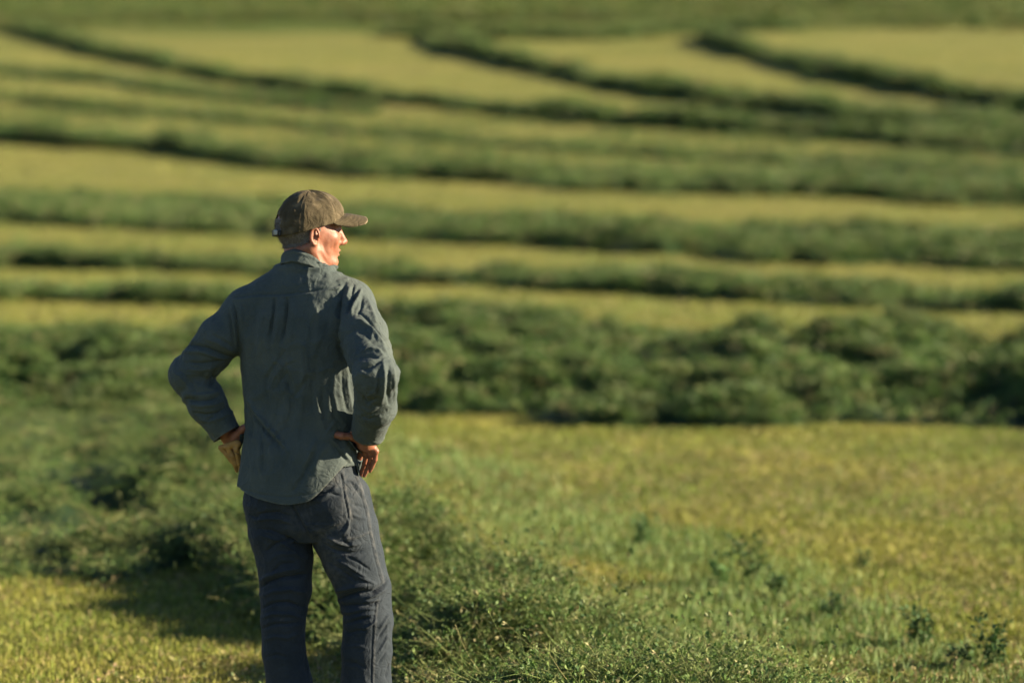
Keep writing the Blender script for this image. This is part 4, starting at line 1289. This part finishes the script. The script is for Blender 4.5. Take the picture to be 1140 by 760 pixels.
TR_ST = [
    ([(398, 530), (404, 548), (409, 566), (413, 590), (419, 618), (427, 648)], 1.7, .55, 'full'), ([(395.5, 530), (401.5, 549), (406.5, 567), (410.5, 591), (416.5, 619), (424.5, 649)], 1.6, -1.0, 'full'),
    ([(421, 668), (418, 690), (416.5, 720), (415, 770), (415, 840)], 1.7, .55, 'full'), ([(418.5, 668), (415.5, 690), (414, 720), (412.5, 770), (412.5, 840)], 1.6, -1.0, 'full'),
    ([(382, 526), (385, 548), (388, 562), (391, 577)], 1.8, .6, 'full'), ([(379.5, 527), (382.5, 549), (385.5, 563), (388.5, 578)], 1.6, -1.4, 'full'),
    ([(389, 577), (387, 588), (380, 599)], 2.0, 2.2), ([(381, 600), (396, 598), (412, 592)], 1.8, 1.6, 'full'), ([(380, 595), (384, 604), (392, 608)], 3.5, -2.8),
    ([(322, 556), (329, 570), (337, 584), (346, 601)], 2.4, -2.6), ([(326, 556), (333, 570), (341, 584), (349, 600)], 2.6, 1.6),
    ([(333, 584), (352, 583), (376, 585)], 2.0, .9), ([(338, 560), (356, 556), (372, 545), (382, 534)], 6, 2.0), ([(352, 550), (366, 548), (380, 552)], 4, -2.4), ([(390, 536), (398, 546), (404, 556)], 3, -2.0), ([(386, 534), (396, 538), (404, 548)], 3, 2.0),
    ([(392, 562), (400, 563), (408, 566)], 3, -1.6), ([(391, 572), (400, 576), (410, 577)], 4, 1.6),
    ([(363, 597), (374, 603), (388, 607), (404, 604)], 3.6, 3.6), ([(358, 604), (372, 612), (390, 616), (408, 612)], 4.6, -3.0),
    ([(372, 622), (388, 630), (404, 640), (414, 648)], 4, 2.4), ([(366, 625), (382, 636), (400, 648)], 3.4, -2.2), ([(384, 618), (400, 626), (414, 636)], 3, -2.0), ([(396, 640), (408, 646), (420, 650)], 3, 2.2),
    ([(374, 668), (384, 664), (400, 659), (416, 658), (428, 650), (434, 640)], 4.2, -7.0), ([(372, 658), (386, 655), (402, 652), (418, 650)], 5, 4.0), ([(406, 666), (418, 662), (430, 654)], 3.4, 4.0),
    ([(404, 669), (412, 669), (424, 667)], 2.6, 3.4), ([(380, 674), (396, 673), (412, 673), (426, 668)], 3.4, -4.4), ([(380, 682), (394, 680), (408, 677), (420, 677)], 3.6, 2.6),
    ([(390, 688), (404, 685), (418, 682)], 2.8, 3.2), ([(382, 694), (398, 690), (412, 687)], 3.2, -3.4), ([(404, 700), (413, 695), (420, 690)], 2.8, 3.0), ([(384, 706), (396, 702), (408, 701)], 3, -2.0),
    ([(420, 712), (428, 700), (434, 692)], 3.2, -3.0), ([(422, 700), (430, 688), (434, 682)], 2.8, 2.6), ([(420, 728), (428, 714), (434, 704)], 3, 2.4), ([(420, 740), (427, 730), (433, 720)], 3, -2.4), ([(429, 755), (432, 745), (434, 738)], 3, -3),
    ([(384, 720), (398, 718), (410, 722)], 3.6, 1.4), ([(383, 736), (396, 738), (408, 744)], 4, -1.4),
    # left leg
    ([(284, 574), (296, 571), (310, 570), (324, 575)], 3.4, -3.2), ([(282, 580), (296, 577), (312, 577), (328, 584)], 3.6, 2.4), ([(286, 588), (302, 590), (320, 598), (336, 610)], 3.6, -3.0), ([(290, 596), (306, 600), (322, 609), (336, 620)], 4, 2.4),
    ([(296, 614), (308, 604), (322, 600), (334, 604)], 3.6, -3.4), ([(298, 624), (312, 616), (328, 616), (342, 624)], 5, 2.0), ([(300, 640), (312, 628), (330, 626)], 4, -2.2),
    ([(288, 655), (298, 648), (312, 643), (330, 641), (344, 638)], 4.0, -6.0), ([(287, 648), (300, 640), (316, 635), (336, 632)], 5, 3.2), ([(290, 664), (304, 658), (322, 656), (342, 660)], 5, 3.0),
    ([(290, 678), (304, 671), (320, 670), (340, 676)], 3.4, -4.4), ([(289, 688), (304, 683), (322, 683), (338, 688)], 4, 2.8), ([(290, 700), (306, 694), (322, 694), (336, 692)], 3.4, -3.4),
    ([(292, 712), (306, 708), (320, 710), (334, 704)], 4, 2.0), ([(294, 732), (308, 728), (322, 732)], 4, -1.6), ([(338, 706), (341, 726), (344, 750)], 3, 1.8),
    ([(277, 572), (282, 575), (290, 576)], 2.2, -2.6),
]
TV = TV + nverts(TV, TQ) * crumple(TV, 501, 19, 15, .0030)[:, None]
TV, _d = strokes(TV, TQ, TR_ST, amp=.0025)
TV = lap_smooth(TV, edges_of(TQ), 1, .3)
TT = tris(TQ)
TVc, TTc, _ = clip(TV, TT, TV[:, 2] - Zp(856))
TVc, TTc, _ = clip(TVc, TTc, Zp(482) - TVc[:, 2])
tpx, tpy = to_px(TVc)
def linefade(pts, w):
    best = np.full(len(TVc), 1e9)
    for a, b in zip(pts[:-1], pts[1:]):
        a = np.array(a, float); ab = np.array(b, float) - a
        t = np.clip(((tpx - a[0]) * ab[0] + (tpy - a[1]) * ab[1]) / (ab @ ab), 0, 1)
        best = np.minimum(best, np.hypot(tpx - a[0] - ab[0] * t, tpy - a[1] - ab[1] * t))
    return np.exp(-(best / w) ** 2)
back_ = TVc[:, 1] < MY + .02
fd = (.5 * linefade([(398, 530), (404, 548), (409, 566), (413, 590), (419, 618), (427, 648)], 1.6) + .5 * linefade([(421, 668), (418, 690), (416.5, 720), (415, 770), (415, 840)], 1.6)
      + .7 * linefade([(382, 526), (385, 548), (388, 562), (391, 577)], 1.5) + .5 * linefade([(381, 600), (396, 598), (412, 592)], 1.4)) * back_
fd += .35 * np.clip(vnoise(TVc[:, 0] * 12, TVc[:, 1] * 12, TVc[:, 2] * 5, 88) + .3, 0, 1) + .45 * linefade([(368, 545), (366, 600), (372, 640)], 16) * back_
M_TROUSER = cloth_mat('charcoal_canvas', (.013, .020, .028), (.026, .034, .043), weave=1000, bump=.4, fade_lit=(.085, .088, .088), nscale=12)
trousers = mesh_obj('trousers', TVc, TTc, M_TROUSER, person, attrs={'fade_lit': np.clip(fd, 0, 1)})
solidify(trousers, .0018)
# back pocket patch sitting on the right seat
quad_ = [(341, 543), (383, 540), (381, 581), (363, 589), (347, 584)]
tn_ = nverts(TVc, TTc)
ed_ = np.full(len(TVc), 1e9); ins_ = np.ones(len(TVc), bool)
for a_, b_ in zip(quad_, quad_[1:] + quad_[:1]):
    l_ = math.dist(a_, b_); dd = ((b_[0] - a_[0]) * (tpy - a_[1]) - (b_[1] - a_[1]) * (tpx - a_[0])) / l_
    ed_ = np.minimum(ed_, dd)
ins_ = (ed_ > 0) & (tn_[:, 1] < -.2)
TPa, TPt, _u2 = clip(np.concatenate([TVc + tn_ * .0016], 0), TTc[(tn_[TTc, 1] < -.2).all(1)], ed_)
_a, _b = to_px(TPa); e2 = np.full(len(TPa), 1e9)
for a_, b_ in zip(quad_, quad_[1:] + quad_[:1]):
    l_ = math.dist(a_, b_); e2 = np.minimum(e2, ((b_[0] - a_[0]) * (_b - a_[1]) - (b_[1] - a_[1]) * (_a - a_[0])) / l_)
pocket = mesh_obj('pocket', TPa, TPt, M_TROUSER, trousers, attrs={'fade_lit': np.exp(-((e2 - 1.2) / 1.2) ** 2) * .35 + .1})
solidify(pocket, .0012)

# ------------------------------------------------------------------ boots
M_BOOT = plain_mat('brown_boot_leather', (.07, .042, .025), .55); M_SOLE = plain_mat('rubber_sole', (.03, .03, .03), .8)
for px, tw in ((331, -.03), (413, .07)):
    f0 = P(px, 862, MY); dirn = np.array([math.sin(tw * 5), math.cos(tw * 5), 0]); x0, y0 = f0[0], MY
    Bo = Field([x0 - .16, y0 - .12, -.01], [x0 + .16, y0 + .30, .24], .006)
    a_ = np.array([x0, y0 - .02, .06]); 
    cone(Bo, a_ + [0, 0, .10], a_, .058, .050, .01); cone(Bo, a_ + [0, 0, -.02], a_ + dirn * .12 + [0, 0, -.022], .042, .040, .03, sq=(np.array([0, 0, 1.0]), 1.1)); cone(Bo, a_ + dirn * .12 + [0, 0, -.018], a_ + dirn * .20 + [0, 0, -.024], .046, .034, .02, sq=(np.array([0, 0, 1.0]), 1.25))
    v, q = Bo.mesh(); q = orient(Bo, v, q); v[:, 2] = np.maximum(v[:, 2], .022)
    bt = mesh_obj('boot', v, q, M_BOOT, person)
    n_ = 40; th_ = np.linspace(0, 2 * PI, n_, endpoint=False); lat = np.array([dirn[1], -dirn[0], 0])
    o_ = np.array([x0, y0 + .06, 0]) + 0 * dirn
    rr_ = (.046 + .008 * np.cos(th_ * 2 + PI)) 
    ring_ = o_ + dirn * (np.cos(th_) * .158)[:, None] * 1.0 + lat * (np.sin(th_) * .052)[:, None]
    v = np.concatenate([ring_ + [0, 0, .002], ring_ + [0, 0, .03]])
    i = np.arange(n_); f4 = np.stack([i, (i + 1) % n_, (i + 1) % n_ + n_, i + n_], -1)
    c0 = len(v); v = np.concatenate([v, [o_ + [0, 0, .002], o_ + [0, 0, .03]]])
    f3 = np.concatenate([np.stack([(i + 1) % n_, i, np.full(n_, c0)], -1), np.stack([i + n_, (i + 1) % n_ + n_, np.full(n_, c0 + 1)], -1)])
    mesh_obj('sole', v, [f4, f3], M_SOLE, bt, smooth=False)

# ------------------------------------------------------------------ cap
def rimz(a):                        # a = 0 at the forehead
    c = np.cos(a)
    return np.interp(-np.cos(a), [-1, -.75, -.45, 0, .6, 1], [.048, .031, .021, .008, -.014, -.024])
CA, CB, CT = .1105, .0880, .1215
na, nt_ = 144, 40
aa = np.linspace(0, 2 * PI, na, endpoint=False)
tt_ = np.linspace(0, 1, nt_)
V = []
for t in tt_:
    al = t * PI / 2; s_ = math.sin(al); cth = max(1 - s_ ** 2.25, 0) ** (1 / 2.15)
    z = rimz(aa) + (CT - rimz(aa)) * s_
    seam = np.min(np.abs((aa[:, None] - np.radians([0, 55, 115, 180, 245, 305, 360])[None, :])), axis=1)
    gro = -.0014 * np.exp(-(seam / .025) ** 2) + .0010 * np.exp(-((seam - .06) / .03) ** 2)
    dent = .0035 * vnoise(np.cos(aa) * 3.2, np.sin(aa) * 3.2, z * 28, 5) * (1 - .6 * (1 - t)) + .0016 * vnoise(np.cos(aa) * 9, np.sin(aa) * 9, z * 70, 6)
    band = -.0012 * math.exp(-((t - .10) / .02) ** 2)
    rx = (CA * cth + (gro + dent + band) * (cth > .15)); ry = (CB * cth + (gro + dent + band) * (cth > .15))
    zz_ = z + (gro + dent) * (1 - cth)
    # worn dent beside the crown seam
    V.append(np.stack([-.004 + np.cos(aa) * rx, np.sin(aa) * ry, zz_], -1))
V = np.array(V)
gm = np.exp(-(((V[..., 0] - .002) / .016) ** 2 + ((V[..., 1] + .045) / .02) ** 2)) * .008
V[..., 2] -= gm; V[..., 1] += gm * .6
i = np.arange(nt_ * na).reshape(nt_, na); j = np.roll(i, -1, 1)
Fq = np.stack([i[:-1], j[:-1], j[1:], i[1:]], -1)
am = (aa[None, :] + PI / na) * np.ones((nt_ - 1, 1)); tm = ((tt_[:-1] + tt_[1:]) / 2)[:, None]
dA = np.abs(am - PI)
hole = (dA < .42) & (tm > .085) & (tm < .085 + .235 * np.sqrt(np.clip(1 - (dA / .42) ** 2, 0, 1)))
seam2 = np.exp(-((np.min(np.abs((aa[:, None] - np.radians([0, 55, 115, 180, 245, 305, 360])[None, :])), axis=1)) / .018) ** 2)
fdc = (seam2[None, :] * .5 + .8 * np.clip(vnoise(V[..., 0] * 40, V[..., 1] * 40, V[..., 2] * 40, 12), 0, 1)) 
M_CAP = cloth_mat('olive_cap_cotton', (.040, .031, .016), (.066, .052, .027), weave=1400, bump=.4, fade_lit=(.19, .15, .095), nscale=20)
def to_head(V): return HC + (V.reshape(-1, 3) @ HM)
cap = mesh_obj('cap', to_head(V), Fq[~hole], M_CAP, person, attrs={'fade_lit': fdc.ravel()})
solidify(cap, .0025)
# visor
nu, nv = 60, 22
uu, vv = np.meshgrid(np.linspace(-1, 1, nu), np.linspace(0, 1, nv), indexing='ij')
ab = uu * rad(63)
bx_, by_ = -.004 + np.cos(ab) * (CA - .001), np.sin(ab) * (CB - .001)
tipx = .174 * np.clip(1 - (np.abs(uu) * .965) ** 6, 0, 1) ** .3; tipx = np.maximum(tipx, bx_ + .002)
vx = bx_ + (tipx - bx_) * vv; vy = by_ + (by_ * .0) * vv
vy = vy * (1 - .16 * vv)
vz = rimz(ab) + .004 - .009 * vv ** 1.5 * (1 - .4 * uu ** 2) + .0006 * np.sin(vv * 40)
vz = vz + (.050 - .036 * np.abs(uu) ** 2 - rimz(ab)) * sstep(0, .3, vv)
visor = mesh_obj('brim', to_head(np.stack([vx, vy, vz], -1)), grid_faces(nu, nv)[:, ::-1], M_CAP, cap, attrs={'fade_lit': (np.exp(-((vv - 1) / .05) ** 2) * .9 + .2 * (np.sin(vv * 40) > .6)).ravel()})
solidify(visor, .0045, 0)
M_BLACK = plain_mat('black_webbing', (.012, .012, .013), .6); M_METAL = plain_mat('buckle_metal', (.16, .16, .155), .35, .5, .8)
sa = np.linspace(PI - .47, PI + .47, 30); sz = np.linspace(0, 1, 6)
A_, Z_ = np.meshgrid(sa, sz, indexing='ij')
strap = mesh_obj('strap', to_head(np.stack([-.004 + np.cos(A_) * (CA + .0018), np.sin(A_) * (CB + .0018), rimz(A_) + .001 + Z_ * .016], -1)), grid_faces(30, 6), M_BLACK, cap)
solidify(strap, .0025, 0)
bu = []; 
A_, Z_ = np.meshgrid(np.linspace(PI + .12, PI + .36, 10), np.linspace(0, 1, 6), indexing='ij')
buck = mesh_obj('buckle', to_head(np.stack([-.004 + np.cos(A_) * (CA + .0045), np.sin(A_) * (CB + .0045), rimz(A_) + .003 + Z_ * .018], -1)), grid_faces(10, 6), M_METAL, strap)
solidify(buck, .002, 0)
ub, vb = np.meshgrid(np.linspace(0, 2 * PI, 20), np.linspace(0, PI / 2, 6), indexing='ij')
btn = mesh_obj('cap_button', to_head(np.stack([-.004 + .0065 * np.cos(ub) * np.cos(vb), .0065 * np.sin(ub) * np.cos(vb), CT - .0005 + .003 * np.sin(vb)], -1)), grid_faces(20, 6), M_CAP, cap)

# ------------------------------------------------------------------ hair: cropped grey, below the cap
lb = (BODYV - HC) @ HM.T / HS
nb = nverts(BODYV, BODYQ)
xl, yl, zl = lb.T
low = np.interp(xl, [-.115, -.06, -.02, .006], [-.062, -.058, -.040, -.030])
hm = (xl < .006) & (zl > low) & (zl < rimz(np.arctan2(yl, xl)) + .012 + .045 * (np.abs(np.arctan2(yl, xl)) > 2.6)) & (np.abs(yl) < .0785 - .25 * np.clip(xl + .03, 0, 1)) & (xl > -.14)
hm |= (xl > .010) & (xl < .017) & (zl > -.004) & (zl < .022) & (np.abs(yl) > .055) & (np.abs(yl) < .076)
fq = BODYQ[hm[BODYQ].all(1)]
u_, inv_ = np.unique(fq, return_inverse=True)
hv = BODYV[u_] + nb[u_] * (.0035 + .0022 * vnoise(lb[u_, 0] * 160, lb[u_, 1] * 160, lb[u_, 2] * 60, 4))[:, None]
hr = np.random.default_rng(77)
pick = hr.integers(0, len(u_), 5200)
b0 = BODYV[u_][pick] + hr.normal(0, .0012, (5200, 3)) + nb[u_][pick] * .001
dn = nb[u_][pick] * .45 - HF2 * .35 - HU2 * .55 + hr.normal(0, .25, (5200, 3)); dn /= np.linalg.norm(dn, axis=1, keepdims=True)
sdv = np.cross(dn, hr.normal(size=(5200, 3))); sdv /= np.linalg.norm(sdv, axis=1, keepdims=True)
Ls = hr.uniform(.006, .013, 5200)[:, None]
sv = np.stack([b0 - sdv * .0004, b0 + sdv * .0004, b0 + dn * Ls], 1).reshape(-1, 3)
m, nt, out = new_mat('cropped_grey_hair'); at = nd(nt, 'ShaderNodeAttribute', attribute_name='Col'); b = nd(nt, 'ShaderNodeBsdfPrincipled', Roughness=.55)
nt.links.new(at.outputs['Color'], b.inputs['Base Color']); nt.links.new(b.outputs[0], out.inputs[0]); M_HAIR = m
g0 = .08 + .06 * hr.random(len(hv)); g1 = np.repeat(hr.uniform(.06, .32, 5200), 3)
gc = np.concatenate([g0, g1])[:, None] * np.array([1, .88, .76])
hair = mesh_obj('hair', np.concatenate([hv, sv]), [inv_.reshape(fq.shape), np.arange(5200 * 3).reshape(-1, 3) + len(hv)], M_HAIR, person, col=gc)
# brow hairs
for s_ in (1, -1):
    pts = []
    q = hr.random(90); c0 = np.array([.099, 0, .020]) + np.stack([-.016 * q ** 2, s_ * (.012 + .034 * q), .006 * np.sin(q * 3) + hr.normal(0, .0015, 90)], -1)
    d_ = np.stack([.2 + 0 * q, s_ * .8 + 0 * q, .3 + 0 * q], -1) + hr.normal(0, .25, (90, 3)); d_ /= np.linalg.norm(d_, axis=1, keepdims=True)
    for c_, e_ in zip(c0, d_): pts += [c_ - [0, 0, .0005], c_ + [0, 0, .0005], c_ + e_ * .008]
    mesh_obj('eyebrow', to_head(np.array(pts) * HS), np.arange(len(pts)).reshape(-1, 3), M_HAIR, person, col=np.full((len(pts), 3), .15))
# eyes
M_EYE, nt, out = new_mat('eyeball'); tc = nd(nt, 'ShaderNodeAttribute', attribute_name='Col'); b = nd(nt, 'ShaderNodeBsdfPrincipled', Roughness=.1)
nt.links.new(tc.outputs['Color'], b.inputs['Base Color']); nt.links.new(b.outputs[0], out.inputs[0])
for s_ in (1, -1):
    u, v = np.meshgrid(np.linspace(0, 2 * PI, 25), np.linspace(0, PI, 18), indexing='ij')
    e = np.stack([np.cos(v), np.sin(v) * np.cos(u), np.sin(v) * np.sin(u)], -1)
    c = np.where((v < .5)[..., None], np.where((v < .22)[..., None], [.01, .01, .01], [.06, .05, .04]), [.35, .30, .26])
    mesh_obj('eye', to_head((e * .0122 + [.0770, .031 * s_, .003]) * HS), grid_faces(25, 18), M_EYE, person, col=c.reshape(-1, 3))

# ------------------------------------------------------------------ leather glove held in the left hand
gY = yL - .020
G = Field(P(232, 530, gY) - [0, .07, 0], P(280, 485, gY) + [0, .12, 0], .0021)
FY = (np.array([0, 1.0, 0]), 1.7)
cone(G, P(245, 497.5, gY + .01), P(264, 494, gY - .012), .0062, .0130, .006, sq=FY)
cone(G, P(246, 499, gY + .01), P(259, 512, gY + .01), .0062, .0115, .008, sq=FY)
cone(G, P(253, 497, gY), P(263, 517, gY + .005), .0085, .0080, .006, sq=FY)
cone(G, P(259, 508, gY + .004), P(263.5, 524, gY + .012), .0082, .0052, .006)
cone(G, P(263, 500, gY - .012), P(267, 516, gY - .004), .0098, .0068, .006)
cone(G, P(267, 512, gY - .002), P(267, 522, gY + .006), .0066, .0048, .004)
for a_, b_ in (((248, 500), (259, 506)), ((252, 497), (262, 512)), ((258, 495), (264, 514)), ((250, 504), (262, 518)), ((266, 499), (268, 514)), ((256, 506), (266, 503))):
    cone(G, P(*a_, gY - .016), P(*b_, gY - .016), .0028, .0034, .003, 'c')
gv, gq = G.mesh(); gq = orient(G, gv, gq)
gv = gv + nverts(gv, gq) * (.0014 * fbm(gv[:, 0] * 120, gv[:, 1] * 120, gv[:, 2] * 120, 3, 3))[:, None]
M_GLOVE = plain_mat('tan_work_leather', (.30, .165, .042), .6)
glove = mesh_obj('glove', gv, gq, M_GLOVE)
tag(glove, 'crumpled brown leather work glove held in the left hand at the hip', 'glove')
#@@PERSON_END

# ================================================================== LIGHT, WORLD, CAMERA
SUN_EL, SUN_AZ = 19.0, -4.0        # azimuth counted from +X towards +Y (away from the camera)
sd = np.array([math.cos(rad(SUN_EL)) * math.cos(rad(SUN_AZ)), math.cos(rad(SUN_EL)) * math.sin(rad(SUN_AZ)), math.sin(rad(SUN_EL))])
ld = bpy.data.lights.new('sun', 'SUN'); ld.energy = 5.0; ld.angle = rad(.5); ld.color = (1.0, .83, .58)
lo = bpy.data.objects.new('sun', ld); COL.objects.link(lo)
from mathutils import Vector
lo.rotation_euler = Vector(sd).to_track_quat('Z', 'Y').to_euler()
lo.location = (20, 15, 12)
w = bpy.data.worlds.new('World'); scene.world = w; w.use_nodes = True
nt = w.node_tree; bg = nt.nodes['Background']
sky = nt.nodes.new('ShaderNodeTexSky'); sky.sky_type = 'NISHITA'; sky.sun_disc = False; sky.altitude = 3500; sky.dust_density = .6
sky.sun_elevation = rad(SUN_EL); sky.sun_rotation = rad(90 - SUN_AZ)
nt.links.new(sky.outputs[0], bg.inputs[0]); bg.inputs[1].default_value = .05

cam = bpy.data.cameras.new('camera'); co = bpy.data.objects.new('camera', cam); COL.objects.link(co)
co.location = (0, 0, CAM_Z); co.rotation_euler = (PI / 2 - PITCH, 0, 0)
cam.sensor_width = 36; cam.lens = 36 * FPX / 1140
cam.clip_start = .1; cam.clip_end = 1500
cam.dof.use_dof = True; cam.dof.focus_distance = 8.95; cam.dof.aperture_fstop = 1.65; cam.dof.aperture_blades = 9
scene.camera = co
scene.view_settings.view_transform = 'Standard'; scene.view_settings.look = 'None'
scene.view_settings.exposure = 1.88; scene.view_settings.gamma = 1
scene.cycles.use_denoising = True
scene.cycles.max_bounces = 8; scene.cycles.transmission_bounces = 4; scene.cycles.diffuse_bounces = 3
scene.cycles.use_adaptive_sampling = True; scene.cycles.adaptive_threshold = .015
scene.cycles.sample_clamp_indirect = 4
